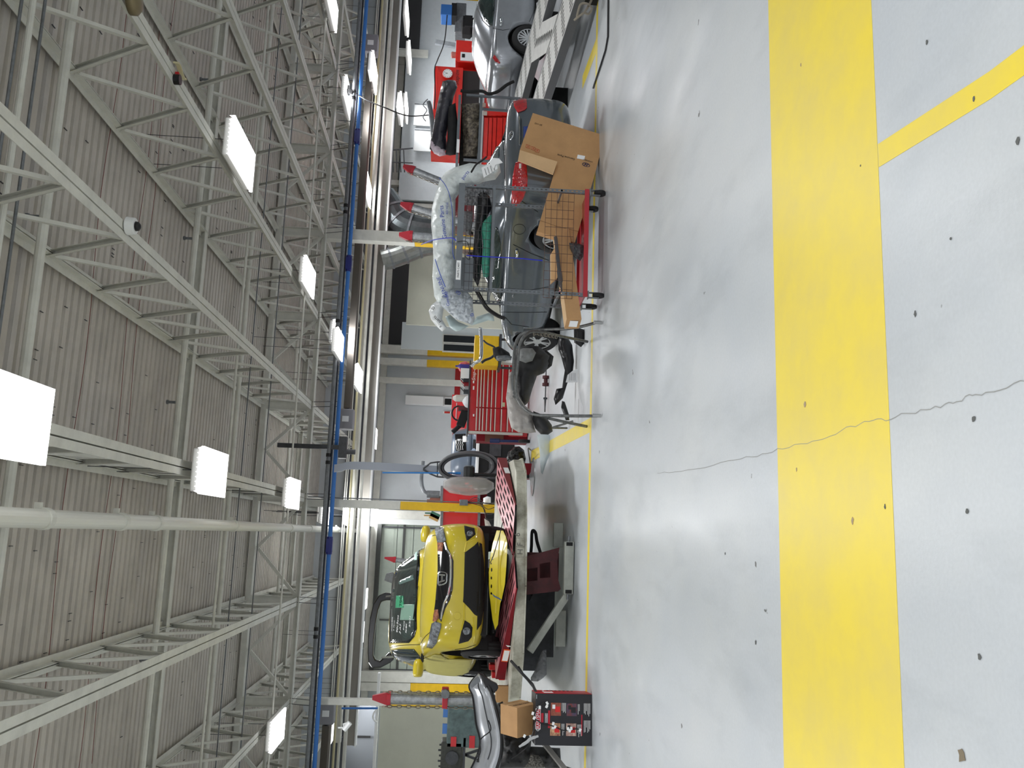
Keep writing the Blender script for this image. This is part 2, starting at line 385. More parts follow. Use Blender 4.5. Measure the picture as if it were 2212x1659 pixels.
q_ = W(292, 4, Z=4.9); MB().lathe([(.13, .1), (.13, .04), (.09, 0), (.02, -.01)], 20, (q_.x, q_.y, 4.85)).build('round_fitting', mat('brass_brown', (130, 118, 90), .4, .4), smooth=True, label='round brown metal fitting under a joist at the upper edge', cat='fitting')
for i, (x, r, m, nm, lab, cat) in enumerate([(716, .05, greyst, 'cable_rail', 'grey tubular rail with black couplers beside the blue pipe', 'rail'), (722, .03, darkst, 'conduit', 'dark conduit squeezed beside the blue pipe', 'conduit'), (731, .05, blue, 'air_pipe', 'long bright blue compressed-air pipe crossing the hall', 'pipe'),
    (756, .018, steel, 'conduit', 'thin white conduit below the long heater', 'conduit'), (760, .014, steel, 'conduit', 'thinnest white conduit below the long heater', 'conduit'), (768, .032, cream, 'gas_pipe', 'cream-coloured pipe crossing the hall', 'pipe'), (778, .04, steel, 'water_pipe', 'white pipe next below the cream one', 'pipe'), (790, .05, steel, 'water_pipe', 'thicker white pipe above the fascia', 'pipe')]):
    p, o = cross_pipe(nm, x, 896, r, m, lab, cat, Y=(20.28, 20.62, 20.45)[i] if i < 3 else (22.5+.15*i))
    if i == 0:
        for xx in (-2.4, 1.5, 4.7, 7.6, 10.6):
            for dx in (0, .17):
                c = MB().cyl((xx+dx, p.y, p.z), (xx+dx+.08, p.y, p.z), .062, n=10).build('coupler', black, origin=(xx, p.y, p.z)); c.parent = o; c.matrix_parent_inverse = o.matrix_basis.inverted()
    if i == 2: bp_ = p; bo_ = o
for x in JX[1:10]:
    for dy in (-.02, .1):
        mb = MB().cyl((x+dy, bp_.y, bp_.z+.04), (x+dy, bp_.y+.25, 5.0), .007, n=5)
        c = mb.build('hanger_rod', darkst, origin=(x, bp_.y, bp_.z)); c.parent = bo_; c.matrix_parent_inverse = bo_.matrix_basis.inverted()
for k, xx in enumerate((9.7, 6.4, -.35)):
    q = MB().box((xx, bp_.y, bp_.z), (.3, .13, .14)).cyl((xx-.2, bp_.y, bp_.z), (xx+.2, bp_.y, bp_.z), .07).build('pipe_joint', mat('joint_blue', (20, 30, 110), .4), origin=(xx, bp_.y, bp_.z)); q.parent = bo_; q.matrix_parent_inverse = bo_.matrix_basis.inverted()
# infrared heaters: burner box + long polished reflector
def heater(xa, xb, Y, Z, lab):
    h = empty('tube_heater', (xa, Y, Z), 0, lab, 'heater'); L = xb-xa
    MB().loft([[(x, -.17, 0), (x, -.1, .17), (x, .1, .17), (x, .17, 0)] for x in (0, L)], closed=False).build('reflector', mat('reflector_metal', (120, 114, 108), .42, .7), h, solid=.006)
    MB().cyl((0, 0, .08), (L, 0, .08), .045, n=12).build('burner_tube', darkst, h)
    for xx in (-.28, L+.28):
        MB().box((xx, 0, .08), (.5, .36, .34)).build('burner_box', mat('heater_box', (142, 142, 148), .5), h, bevel=.02)
        MB().box((xx, -.182, .1), (.14, .006, .16)).build('notice', paper, h)
    for xx in (L*.2, L*.5, L*.8): MB().cyl((xx, 0, .17), (xx, 0, 5.0-Z), .008, n=5).build('hanger_rod', darkst, h)
    return h
a = W(752, 820, Y=21.6)
heater(3.0, 12.6, 21.6, a.z-.12, 'long radiant heater with polished reflector right of the yellow column')
heater(-9.5, -4.5, 21.6, a.z-.12, 'radiant heater with polished reflector at the far left')
# fascia band and walls
pa, pb = W(793, 896, Y=24), W(810, 896, Y=24)
struct('trim_1', MB().box((6.5, 24.1, (pa.z+pb.z)/2), (24, .25, pa.z-pb.z)), brownb)
struct('trim_2', MB().box((6.5, 23.95, pb.z-.02), (24, .3, .04)), whitep)
# upper closing beams above fascia
struct('trim_3', MB().box((6.5, 24.3, pa.z+.28), (24, .12, .2)), steel)
struct('wall_back', MB().box((6, 31.1, 3.25), (36, .2, 6.5)), wallg)
struct('wall_left', MB().box((-12.1, 14, 3.25), (.2, 34, 6.5)), wallc)
struct('wall_right', MB().box((24.1, 14, 3.25), (.2, 34, 6.5)), wallg)
ua = W(760, 900, Y=30.9)
struct('trim_4', MB().box((6, 30.95, 4.9), (34, .08, .9)), walld)
struct('trim_5', MB().box((6, 30.8, 4.2), (34, .2, .22)), steel)
# dark upper wall zones behind the ducts and at the left
def panel_wall(nm, x0, y0, x1, y1, Y, m, th=.12, zmin=None):
    a, b = W(x0, y0, Y=Y), W(x1, y1, Y=Y); z0, z1 = sorted((a.z, b.z)); xa, xb = sorted((a.x, b.x))
    if zmin is not None: z0 = zmin
    return struct(nm, MB().box(((xa+xb)/2, Y+th/2, (z0+z1)/2), (xb-xa, th, z1-z0)), m)
panel_wall('wall_upper_shade', 812, 452, 860, -120, 30.5, mat('wall_grey_shaded', (120, 124, 126), .6, var=.06))  # shade of the dimly lit upper wall put into this panel's grey
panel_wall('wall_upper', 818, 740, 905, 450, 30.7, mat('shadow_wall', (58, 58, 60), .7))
panel_wall('wall_partition', 877, 700, 1000, 535, 26, wallc, zmin=0)
panel_wall('wall_side', 866, 752, 1000, 702, 29, mat('wall_pale', (214, 222, 224), .6), zmin=0)
panel_wall('wall_pale', 812, 1700, 1000, 1507, 24.3, wallc, zmin=0)
panel_wall('wall_dark', 736, 1720, 816, 1510, 26, mat('wall_slate', (112, 116, 122), .6))
a = W(815, 1580, Y=24.3); struct('trim_6', MB().box((a.x-.5, 24.25, a.z+.03), (4, .2, .07)), whitep)
for i, y in enumerate((1592,)):
    q = W(780, y, Y=25.9); struct('trim_7', MB().box((q.x, 25.93, 4.2), (.05, .05, 1.3)), blackm)
panel_wall('wall_bright', 860, 430, 1000, 0, 30.2, mat('wall_white', (216, 222, 226), .55, var=.03), zmin=0)
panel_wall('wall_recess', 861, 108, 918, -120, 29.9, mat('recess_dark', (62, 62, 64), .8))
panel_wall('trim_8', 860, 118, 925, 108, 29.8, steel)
# red dado stripe on the back wall
xa9, xb9 = W(990, 1140, Y=30.95).x, W(990, 782, Y=30.95).x
struct('trim_9', MB().box(((xa9+xb9)/2, 30.98, 1.53), (xb9-xa9, .03, .2)), mat('dado_red', (170, 16, 30), .5))
# overhead door of green-grey panels
def sect_door(nm, xa, xb, z1, Y, m, cols, fr, post=.35, label=None):
    d = empty(nm, (xa, Y, 0)); d['kind'] = 'structure'
    nrow = 7; h = z1/nrow; wd = (xb-xa)/cols; proto = None
    for r in range(nrow):
        for c in range(cols):
            if proto is None:
                proto = MB().box((wd/2, 0, h/2), (wd-.012, .05, h-.02)).box((wd/2, -.03, h*.5), (wd-.1, .012, h*.62)).build('door_panel', m, d); q = proto
            else: q = proto.copy(); COL.objects.link(q)
            q.location = (c*wd, 0, r*h)
    for x in (-post/2, xb-xa+post/2):
        MB().box((x, -.1, z1/2+.1), (post, .25, z1+.2)).build('door_jamb', fr, d)
    MB().box(((xb-xa)/2, -.12, z1+.05), (xb-xa, .2, .14)).build('door_head', mat('door_track', (60, 62, 60), .5), d)
    for x in (.1, xb-xa-.1): MB().box((x, -.08, z1/2), (.05, .06, z1)).build('door_track', darkst, d)
    MB().box(((xb-xa)*.35, -.12, z1*.72), (.05, .05, z1*.5)).box(((xb-xa)*.5, -.07, z1-.8), (xb-xa, .03, .08)).build('door_rail', _m['door_track'], d)
    return d
la, lb = W(806, 1452, Y=30.7), W(806, 1131, Y=30.7)
sect_door('door_1', la.x, lb.x, la.z, 30.7, mat('door_green', (168, 178, 166), .5, var=.05), 1, mat('jamb_white', (226, 228, 228), .5))
# ---------------------------------------------------------------- columns
def column(x, y, wd, top, ysplit, lab, round_=False, dp=None, m=steel):
    c = empty('steel_column', (x, y, 0), 0, lab, 'column'); dp = dp or wd
    MB().box((0, 0, (top+ysplit)/2), (wd, dp, top-ysplit)).build('column_shaft', m, c, bevel=.01)
    if ysplit > 0: MB().box((0, 0, ysplit/2), (wd*1.01, dp*1.01, ysplit)).build('yellow_guard', yelp, c, bevel=.01)
    MB().box((0, 0, .01), (wd*1.8, dp*1.8, .02)).build('base_plate', greyst, c)
    return c
c1 = column(.63, 20.95, .19, 5.0, 2.78, 'white column with yellow lower half left of the spiral hoses')
MB().cyl((.13, -.02, 0), (.13, -.02, 5), .014, n=6).build('conduit', greyst, c1)
MB().box((.12, -.12, 1.28), (.14, .12, .2)).build('switch_box', greyst, c1, bevel=.01)
for k in range(5):
    pts = spline([(.12, -.15, 1.2), (.25-.06*k, -.2, 1.0-.05*k), (.1-.12*k, -.22, .7), (.3-.16*k, -.25, .3), (.2-.2*k, -.3, .06)], 5)
    MB().tube(pts, .008, 5).build('cable', black, c1)
column(7.28, 20.95, .28, 5.0, 2.78, 'broad white column with yellow foot between the red rack towers')
q = W(800, 1516, Y=21); column(q.x, 21.0, .15, 4.9, 2.78, 'slim white column with yellow foot behind the left chain tower')
for y, wd, lab in ((758, .3, 'white wall column with yellow lower half left of the dark windows'), (784, .24, 'white wall column with yellow lower half above the red tool chest'), (824, .2, 'plain grey wall column right of the electrical cabinet'), (1462, .34, 'wide white wall column left of the yellow car'), (1484, .28, 'white wall column with orange band beside the chain tower'), (399, .2, 'pale wall column above the plastic-wrapped bumper'), (424, .16, 'second pale wall column above the wrapped bumper'), (445, .16, 'third pale wall column above the wrapped bumper'), (1113, .3, 'pale wall column just left of the yellow column'), (2, .3, 'yellow-footed column at the right edge')):
    q = W(900, y, Y=30.4); column(q.x, 30.4, wd, 4.3, 0 if y in (824, 1113, 1462) else 2.65, lab)
# long round pipe running in depth
a, b = W(0, 1117, Z=4.75), W(775, 1144, Z=4.75); b.y = min(b.y, 30.3)
pp = MB(); pp.cyl((a.x, 2.0, 4.75), (a.x, b.y, 4.75), .075, n=20); pp.cyl((a.x, b.y, 4.75), (a.x+.8, b.y, 4.75), .075, n=16)
po = pp.build('drain_pipe', mat('pvc_white', (222, 222, 214), .4), origin=(a.x, 2, 4.75), label='thick white round pipe running the length of the hall', cat='pipe')
for yy in (7.0, 8.6, 9.6, 13, 17.5, 20, 22.4, 25):
    MB().cyl((0, yy-2, 0), (0, yy-1.92, 0), .088, n=20).box((.1, yy-2, .03), (.05, .04, .05)).cyl((0, yy-1.96, .07), (0, yy-1.96, 1.4 if yy > 8 else .2), .006, n=5).build('pipe_clamp', steel, po)
# electric cabinet on back wall
q = W(892, 865, Y=30.9); z0, z1 = W(958, 865, Y=30.9).z, W(876, 865, Y=30.9).z
e = empty('wall_cabinet', (q.x, 30.85, z0), 0, 'white boxed-in column on the back wall above the tool chest', 'cabinet')
MB().box((0, 0, (z1-z0)/2), (.32, .22, z1-z0)).build('body', whitep, e, bevel=.01)
q = W(968, 868, Y=30.9); e = empty('thermostat', (q.x, 30.95, q.z), 0, 'dark square display with pale frame on the back wall', 'display')
MB().box((0, 0, 0), (.34, .1, .36)).build('frame', paper, e); MB().box((0, -.06, 0), (.22, .02, .24)).build('screen', blackm, e)
q = W(966, 891, Y=30.95); e = MB().box((q.x, q.y, q.z), (.08, .02, .3)).build('wall_sign', whitep, label='small red and white arrow sign on the back wall', cat='sign')
c = MB().box((0, -.014, .15), (.07, .006, .2)).build('arrow', redink, e)
# windows in the pale wall
for i, (y0, y1) in enumerate(((727, 738), (747, 757))):
    a, b = W(958, y1, Y=28.9), W(1028, y0, Y=28.9); xa, xb = sorted((a.x, b.x)); z0, z1 = sorted((a.z, b.z))
    wn = empty('window_%d' % (i+1), ((xa+xb)/2, 28.95, z0)); wn['kind'] = 'structure'
    MB().box((0, 0, (z1-z0)/2), (xb-xa+.08, .08, z1-z0+.08)).build('window_frame', steel, wn); MB().box((0, -.05, (z1-z0)/2), (xb-xa, .02, z1-z0)).build('pane', mat('dark_pane', (40, 44, 48), .1), wn)
# ---------------------------------------------------------------- high bay lamps
hb_e = mat('lamp_glow', (255, 255, 255), .5, emit=GLOW)
hb_b = mat('lamp_white', (238, 238, 236), .5)
def lamp_proto(wx=.6, wy=1.22, teeth=10):
    r = empty('high_bay_lamp')
    MB().box((0, 0, .09), (wx*.9, wy, .1)).build('housing', hb_b, r, bevel=.02)
    MB().box((0, 0, .02), (wx, wy, .03)).build('diffuser', hb_e, r)
    mb = MB()
    for k in range(teeth):
        x = -wx/2+(k+.5)*wx/teeth
        for s in (-1, 1): mb.prism([(x-wx/teeth/2, s*wy/2, -.0), (x+wx/teeth/2, s*wy/2, 0), (x, s*(wy/2+.05), .06)], (0, 0, .01))
    mb.build('louver', hb_e, r, kind='stuff')
    for s in (-1, 1): MB().cyl((0, s*wy*.4, .14), (0, s*wy*.4, 1.14), .005, n=5).build('hanger', darkst, r)
    return r
lp = lamp_proto(); lnum = 0
def lamp(p, lab, rz=0, cap=None, light=True, grp='high bay lamps', sc=1):
    global lnum, lp
    o = lp if lnum == 0 else dup(lp); lnum += 1
    o.location = p; o.rotation_euler[2] = rz; o.scale = (sc, sc, 1); tag(o, lab, 'lamp', grp)
    for c_ in o.children:
        if c_.name.startswith('hanger'): k_ = 6.2-p.z-.14; c_.scale = (1, 1, k_); c_.location = (0, 0, .14-.14*k_)
    if light:
        ld = bpy.data.lights.new('lamp_light', 'AREA'); ld.shape = 'RECTANGLE'; ld.size = .6; ld.size_y = 1.2; ld.energy = LAMP_W*(.8 if p.y > 26 else .13 if p.y > 17 else 1.25 if p.y > 5 else .3 if p.y > 0 else 1.9); ld.color = (.97, .985, 1)
        l = bpy.data.objects.new('lamp_light', ld); COL.objects.link(l); l.parent = o; l.location = (0, 0, -.02)
ZL = 4.72
for x, y, lab in ((25, 900, 'brightest lamp at the upper edge, nearest of the row along the joist'), (465, 1022, 'second lamp of the row leading to the yellow column'), (637, 1067, 'third lamp of the row leading to the yellow column')):
    lamp(W(x, y, Z=ZL), lab)
for x, y, lab in ((528, 336, 'large slanting lamp under the right-hand roof joists'), (671, 600, 'lamp seen edge-on above the blue pipe, right of centre'), (722, 12, 'lamp at the right edge above the blue pipe')):
    lamp(W(x, y, Z=ZL), lab)
for x, y, z, lab in ((730, 727, 4.6, 'small far lamp just above the blue pipe over the parts cart'), (737, 746, 4.3, 'smaller far lamp just below its twin over the parts cart'), (778, 818, 4.1, 'far lamp among the white pipes right of the tool chest'), (811, 945, 3.9, 'farthest lamp against the grey back wall'),
    (703, 1107, 5.0, 'far lamp behind the top of the yellow column'), (708, 1108, 4.7, 'lower far lamp behind the top of the yellow column'), (757, 1112, 4.3, 'square lamp beside the upper yellow column'), (796, 1118, 4.0, 'left one of two lamps low beside the yellow column'), (807, 1118, 4.2, 'right one of two lamps low beside the yellow column'),
    (811, 158, 4.1, 'long oval lamp below the heater burner box'), (755, 212, 4.6, 'toothed lamp beside the black pulley on the blue pipe'), (763, 248, 4.9, 'lamp half hidden by the blue pipe'), (798, 412, 4.2, 'slanting lamp over the wrapped bumper'),
    (850, 228, 3.9, 'left lamp of three close together on the right'), (869, 236, 3.7, 'middle lamp of three close together on the right'), (880, 234, 3.75, 'right lamp of three close together on the right'), (882, 40, 3.7, 'oval lamp by the dark recess at the right'), (887, 125, 3.65, 'oval lamp over the red workshop cabinet'),
    (718, 1580, 4.5, 'slanting lamp at the far left above the white pipe'), (790, 1295, 4.0, 'bright lamp above the raised black hatch'), (782, 1370, 4.0, 'long bright lamp left of the raised hatch'), (770, 1472, 4.0, 'small bright lamp over the left wall column'), (768, 1494, 4.0, 'smallest bright lamp beside the slim column')):
    lamp(W(x, y, Z=z), lab, light=(x not in (708, 807, 880, 763, 737)), sc=1 if x not in (770, 768) else .8)
# unseen lamps over the aisle and bays, added for light: the rows go on
for X in (.75, 5.1, 9.45, -3.86, 13.5, -8):
    for Y in ((1.0, -3) if X != 0 else ()):
        lamp(V((X, Y, ZL)), 'high bay lamp hanging over the aisle outside the view', grp='lamps over the aisle')
for X, Y in ((-3.86, 12.5), (-3.86, 18), (-8, 7), (-8, 13), (-3.9, 6.2), (13.5, 8), (13.5, 14)):
    lamp(V((X, Y, ZL)), 'high bay lamp hanging over the bays outside the view', grp='lamps over the side bays')
# ---------------------------------------------------------------- cars
CAMP = V((0, 0, CAMH))
def pxray(x, y):
    u, v = 1659-y, x; return (_r*((u-829.5)/FPX) + _d*((v-1106)/FPX) + _f).normalized()
def zz(ox, oy, s, pts): return [(ox+a/s, oy+b/s) for a, b in pts]
def inpoly(p, l):
    c = False; j = len(l)-1
    for i in range(len(l)):
        if (l[i][1] > p[1]) != (l[j][1] > p[1]) and p[0] < (l[j][0]-l[i][0])*(p[1]-l[i][1])/(l[j][1]-l[i][1])+l[i][0]: c = not c
        j = i
    return c
class Car:
    def __init__(s, root, objs):
        s.root = root; dg = bpy.context.evaluated_depsgraph_get(); dg.update(); vs = []; fs = []
        for o in objs:
            e = o.evaluated_get(dg); me = e.to_mesh(); n = len(vs)
            vs += [o.matrix_local @ v.co for v in me.vertices]; fs += [tuple(i+n for i in p.vertices) for p in me.polygons]; e.to_mesh_clear()
        s.bvh = BVHTree.FromPolygons(vs, fs)
    def pose(s, loc, rz):
        s.root.location = loc; s.root.rotation_euler[2] = rz
        s.Mi = (M.Translation(loc) @ M.Rotation(rz, 4, 'Z')).inverted()
    def hit(s, x, y, off=0.):
        o = s.Mi @ CAMP; d = (s.Mi.to_3x3() @ pxray(x, y)).normalized()
        h, n, i, t = s.bvh.ray_cast(o, d)
        if h is None:
            best = None
            for k in range(60, 160):
                p = o+d*(k*.15); q, nn, _, dist = s.bvh.find_nearest(p)
                if best is None or dist < best[2]: best = (q, nn, dist)
            h, n = best[0], best[1]
        if n.dot(d) > 0: n = -n
        return h+n*off, n
    def patch(s, name, poly, m, off=.004, step=5, th=.008, label=None, smooth=True, parent=None):
        xs = [p[0] for p in poly]; ys = [p[1] for p in poly]; pts = []
        for i in range(len(poly)):
            a, b = poly[i], poly[(i+1) % len(poly)]; k = max(1, int(hypot(b[0]-a[0], b[1]-a[1])/step))
            pts += [(a[0]+(b[0]-a[0])*j/k, a[1]+(b[1]-a[1])*j/k) for j in range(k)]
        n = len(pts); es = [(i, (i+1) % n) for i in range(n)]; g = []
        x = min(xs)+step*.6
        while x < max(xs):
            y = min(ys)+step*.6
            while y < max(ys):
                if inpoly((x, y), poly): g.append((x, y))
                y += step
            x += step
        v2, e2, f2, *_ = G.delaunay_2d_cdt([V(p) for p in pts+g], es, [], 0, 1e-5)
        fs = [tuple(f) for f in f2 if inpoly(sum((v2[i] for i in f), V((0, 0)))/len(f), poly)]
        H = [s.hit(p.x, p.y, off) for p in v2]; N = len(H)
        vs = [h for h, _ in H]+[h-nn*th for h, nn in H]; bd = {}
        for f in fs:
            for i in range(len(f)):
                a, b = f[i], f[(i+1) % len(f)]
                if (b, a) in bd: del bd[(b, a)]
                else: bd[(a, b)] = 1
        F = fs+[tuple(i+N for i in f[::-1]) for f in fs]+[(b, a, a+N, b+N) for a, b in bd]
        mb = MB(); mb.add(vs, F); o = mb.build(name, m, parent or s.root, smooth=False)
        if smooth:
            for p in o.data.polygons[:len(fs)]: p.use_smooth = True
        if label: o['label'] = label
        return o
    def line(s, name, pts, m, r=.005, off=.002, step=4, closed=False, n=5):
        P = spline([V((p[0], p[1], 0)) for p in pts], 1, closed); out = []
        for i in range(len(P)-1):
            a, b = P[i], P[i+1]; k = max(1, int((b-a).length/step))
            out += [a.lerp(b, j/k) for j in range(k)]
        out.append(P[-1])
        return MB().tube([s.hit(p.x, p.y, off)[0] for p in out], r, n).build(name, m, s.root)
def paint(name, rgb, rough=.28, coat=.7, metal=.0):
    return mat(name, rgb, rough, metal, coat=coat, var=.03, scale=3)
def rings_body(st):
    out = []
    for a, w, zb, zt, sh in st:
        h = [(0, zb), (.70*w, zb), (.95*w, zb+.05), (w, zb+.30*(zt-zb)), (w*.985, zb+.60*(zt-zb)), (w*.95, zt-.085), (w*sh, zt-.02), (w*.55, zt), (0, zt+.012)]
        out.append([(a, b, z) for b, z in h]+[(a, -b, z) for b, z in h[-2:0:-1]])
    return out
def rings_green(g, N=28, ex=4.0):
    out = []
    for z, af, ar, hw in g:
        c, A = (af+ar)/2, (af-ar)/2; r = []
        for k in range(N):
            t = 2*pi*(k+.5)/N; ct, stt = cos(t), sin(t)
            r.append((c+A*math.copysign(abs(ct)**(2/ex), ct), hw*math.copysign(abs(stt)**(2/ex), stt), z))
        out.append(r)
    return out
def wheel(parent, a, b, z, r, wd, rim_r, nsp, twin=True, face=1, steer=0, rimm=None):
    mb = MB(); prof = [(rim_r, -wd/2), (r-.03, -wd/2), (r, -wd/2+.03), (r, wd/2-.03), (r-.03, wd/2), (rim_r, wd/2)]
    T = M.Translation((a, b, z)) @ M.Rotation(steer, 4, 'Z'); mb.at(T)
    vs = []; n = 40
    mb.lathe(prof, n, axis='Y')
    mb.f = mb.f[:-2]
    for k in range(3): mb.lathe([(r-.004, (k-1)*.045-.012), (r+.004, (k-1)*.045-.012), (r+.004, (k-1)*.045+.012), (r-.004, (k-1)*.045+.012)], n, axis='Y')
    t = mb.build('tire', rubber, parent, smooth=True)
    mb = MB().at(T); f = face*(wd/2-.02)
    mb.lathe([(rim_r-.022, f), (rim_r+.004, f+face*.004), (rim_r+.004, -f), (rim_r-.022, -f)], n, axis='Y'); mb.f = mb.f[:-2]
    mb.cyl((0, f-face*.04, 0), (0, f-face*.005, 0), .07, n=16)
    for k in range(nsp):
        t0 = 2*pi*k/nsp
        for dt in ((-.17, .17) if twin else (0,)):
            p0 = (.055*cos(t0+dt*.5), f-face*.02, .055*sin(t0+dt*.5)); p1 = ((rim_r-.01)*cos(t0+dt), f-face*.012, (rim_r-.01)*sin(t0+dt))
            mb.beam(p0, p1, .028 if twin else .05, .03, up=(0, 1, 0))
    rim = mb.build('rim', rimm or alloy, t, bevel=.004)
    MB().at(T).cyl((0, f-face*.09, 0), (0, f-face*.075, 0), rim_r-.03, n=24).build('brake_disc', darkst, t)
    return t
def make_car(name, label, st, gr, pm, wheels, arch_r, loc, rz, arch_z=.33, cat='car', ex=4.0, gap=1.06):
    root = empty(name, (0, 0, 0), 0, label, cat)
    body = MB().loft(rings_body(st)).build('body', pm, root, smooth=True, sub=2)
    green = MB().loft(rings_green(gr, ex=ex)).build('cabin', pm, root, smooth=True, sub=1)
    car = Car(root, [body, green])
    # cut the wheel arches
    for a in sorted({w[0] for w in wheels}):
        for s in (-1, 1):
            c = MB().cyl((a, s*.60, arch_z), (a, s*gap, arch_z), arch_r, n=40).build('cut', None)
            c.location = (0, 0, 0); c.data.transform(M.Identity(4))
            cm = MB().cyl((a, s*.60, arch_z), (a, s*gap, arch_z), arch_r, n=40); bpy.data.objects.remove(c)
            me = bpy.data.meshes.new('x'); me.from_pydata(cm.v, [], cm.f); c = bpy.data.objects.new('cut', me); COL.objects.link(c)
            md = body.modifiers.new('cut', 'BOOLEAN'); md.object = c; md.operation = 'DIFFERENCE'; md.solver = 'EXACT'
            dg = bpy.context.evaluated_depsgraph_get(); dg.update(); nm = bpy.data.meshes.new_from_object(body.evaluated_get(dg))
            body.modifiers.clear(); body.data = nm; bpy.data.objects.remove(c)
            MB().cyl((a, s*.615, arch_z), (a, s*.62, arch_z), arch_r-.003, n=32).build('wheel_well', blackm, root)
            mb = MB().cyl((a, s*.61, arch_z), (a, s*.80, arch_z), arch_r-.006, n=32, cap=False); mb.build('arch_liner', blackm, root)
    for p in body.data.polygons: p.use_smooth = True
    body.data.materials.clear(); body.data.materials.append(pm)
    for wdef in wheels:
        a, b, z, r, wd, rr, ns, tw = wdef[:8]
        wheel(root, a, b, z, r, wd, rr, ns, tw, 1 if b > 0 else -1, wdef[8] if len(wdef) > 8 else 0)
    MB().box((1.3, 0, .22), (3.6, 1.3, .12)).build('undertray', blackm, root)  # black underbody box, added to darken the view beneath the car
    car.pose(loc, rz); return car
glassd = mat('tinted_glass', (44, 60, 58), .05, coat=.6, var=.5, scale=2.2, var2=(24, 30, 32))
glassk = mat('black_frit', (14, 14, 16), .15)
lampc = mat('headlamp_lens', (150, 156, 162), .12, .6, bump=.8, scale=30, var=.75, var2=(60, 62, 66))
lampr = mat('taillamp_red', (206, 8, 24), .1, coat=.8, bump=.5, scale=26, var=.4, var2=(140, 0, 14))
amber = mat('amber_lens', (172, 104, 70), .15, bump=.6, scale=30, var=.5, var2=(90, 60, 50))
seamm = mat('panel_gap', (30, 32, 34), .8)
# ---- yellow hatchback on the frame rack
yb = paint('yellow_car_paint', (208, 188, 44))
ydoor = mat('primer_yellow', (182, 174, 98), .55, var=.04)
fitst = [(-.74, .40, .42, .80, .8), (-.70, .66, .30, .93, .8), (-.58, .79, .22, 1.0, .85), (0, .845, .17, 1.0, .88), (1.2, .848, .16, .99, .9), (2.0, .848, .16, 1.02, .88), (2.45, .845, .17, 1.03, .84), (2.8, .835, .18, .985, .80), (3.05, .80, .19, .90, .80), (3.2, .72, .21, .82, .78), (3.29, .58, .25, .74, .75), (3.33, .38, .33, .64, .7)]
fitgr = [(.90, 2.62, -.70, .80), (1.0, 2.42, -.68, .785), (1.12, 2.16, -.64, .75), (1.3, 1.80, -.57, .69), (1.43, 1.5, -.48, .63), (1.50, 1.25, -.30, .56), (1.525, .9, 0, .42)]
fit = make_car('hatchback', 'yellow hatchback held up on the frame rack, facing the viewer', fitst, fitgr, yb,
    [(2.53, .74, .16, .30, .18, .20, 5, True), (2.53, -.76, .16, .30, .18, .20, 5, True), (0, .74, .2, .30, .18, .2, 5, True), (0, -.74, .2, .30, .18, .2, 5, True)], .385, (-1.374, 14.36, .915), R_(-75.6), arch_z=.345)
A = lambda p: zz(780, 1100, 6.9125, p)
B = lambda p: zz(780, 1300, 6.9125, p)
ws = A([(880, 520), (878, 700), (880, 850), (852, 1100), (838, 1400)])+B([(830, 200), (835, 400), (800, 520), (720, 612), (425, 612), (430, 200)])+A([(440, 1400), (465, 1100), (505, 900), (600, 770), (720, 630)])
fit.patch('windshield_frame', ws, glassk, .006)
wg = A([(862, 590), (862, 850), (838, 1100), (820, 1400)])+B([(812, 200), (805, 400), (760, 540), (700, 575), (455, 580), (458, 200)])+A([(465, 1400), (492, 1100), (540, 900), (620, 790), (720, 680)])
fit.patch('windshield', wg, glassd, .010)
fit.patch('windshield_patch', A([(565, 1080), (790, 980), (800, 1050), (580, 1130)]), mat('patch_pale', (88, 108, 104), .2), .013, label='pale slanted patch on the windshield')  # paler patch laid over the windshield glass
fit.patch('windshield_card', A([(620, 1420), (805, 1420), (805, 1655), (590, 1655)])+B([(585, 260), (590, 100)])[:0], mat('card_green', (120, 152, 136), .3), .0125)
fit.patch('number_sheet', A([(540, 1290), (640, 1295), (650, 1470), (525, 1475)]), mat('sheet_green', (64, 150, 110), .3), .016, label='green sheet numbered 700 behind the windshield')
h, n = fit.hit(*A([(600, 1375)])[0], .019)
# lettering axes: text x runs down the picture, which is leftward in the hall
def decal(car, px, txt, size, m, name='lettering', ang=0, off=.02, sx=1, shear=0):
    h, n = car.hit(px[0], px[1], off)
    up = car.Mi.to_3x3() @ V((0, 0, 1)); x = up.cross(n).normalized(); y = n.cross(x).normalized()
    x2 = x*cos(ang)+y*sin(ang); y2 = -x*sin(ang)+y*cos(ang)
    return text(name, txt, size, frame(h, x2, y2), m, car.root, .0006, sx=sx, shear=shear)
decal(fit, A([(610, 1375)])[0], '700', .11, mat('dark_green_ink', (12, 60, 46), .5), sx=.9)
wi = white_ink
for p, t, s in (((478, 1715), 'possible', .06), ((508, 1740), 'F Tarm', .05), ((560, 1715), '90c3eas', .075), ((600, 1790), '2 A3', .07), ((655, 1740), 'Front', .055), ((690, 1780), '96/BK', .055), ((745, 1680), '3/3/21', .06)):
    decal(fit, A([p])[0], t, s, wi, 'windshield_writing', shear=.2, off=.016)
fit.patch('grille', A([(1150, 600), (1152, 760), (1150, 950), (1135, 1150), (1115, 1400)])+B([(1098, 130), (1165, 240), (1200, 300), (1215, 240), (1260, 100)])+A([(1325, 1360), (1368, 1200), (1378, 1000), (1380, 770), (1350, 690), (1300, 590), (1270, 480)]), mat('gloss_black', (14, 14, 20), .1, coat=.5), .010)
fit.line('chrome_strip', A([(1258, 510), (1285, 610), (1332, 690), (1340, 820), (1338, 1000), (1325, 1160), (1300, 1290), (1245, 1410), (1212, 1540), (1200, 1640)]), chrome, .012, .016)
fit.patch('headlamp', A([(1108, 300), (1160, 272), (1228, 280), (1252, 370), (1275, 468), (1238, 500), (1150, 500), (1135, 430)]), lampc, .014, label='clear headlamp at the car\'s left corner')
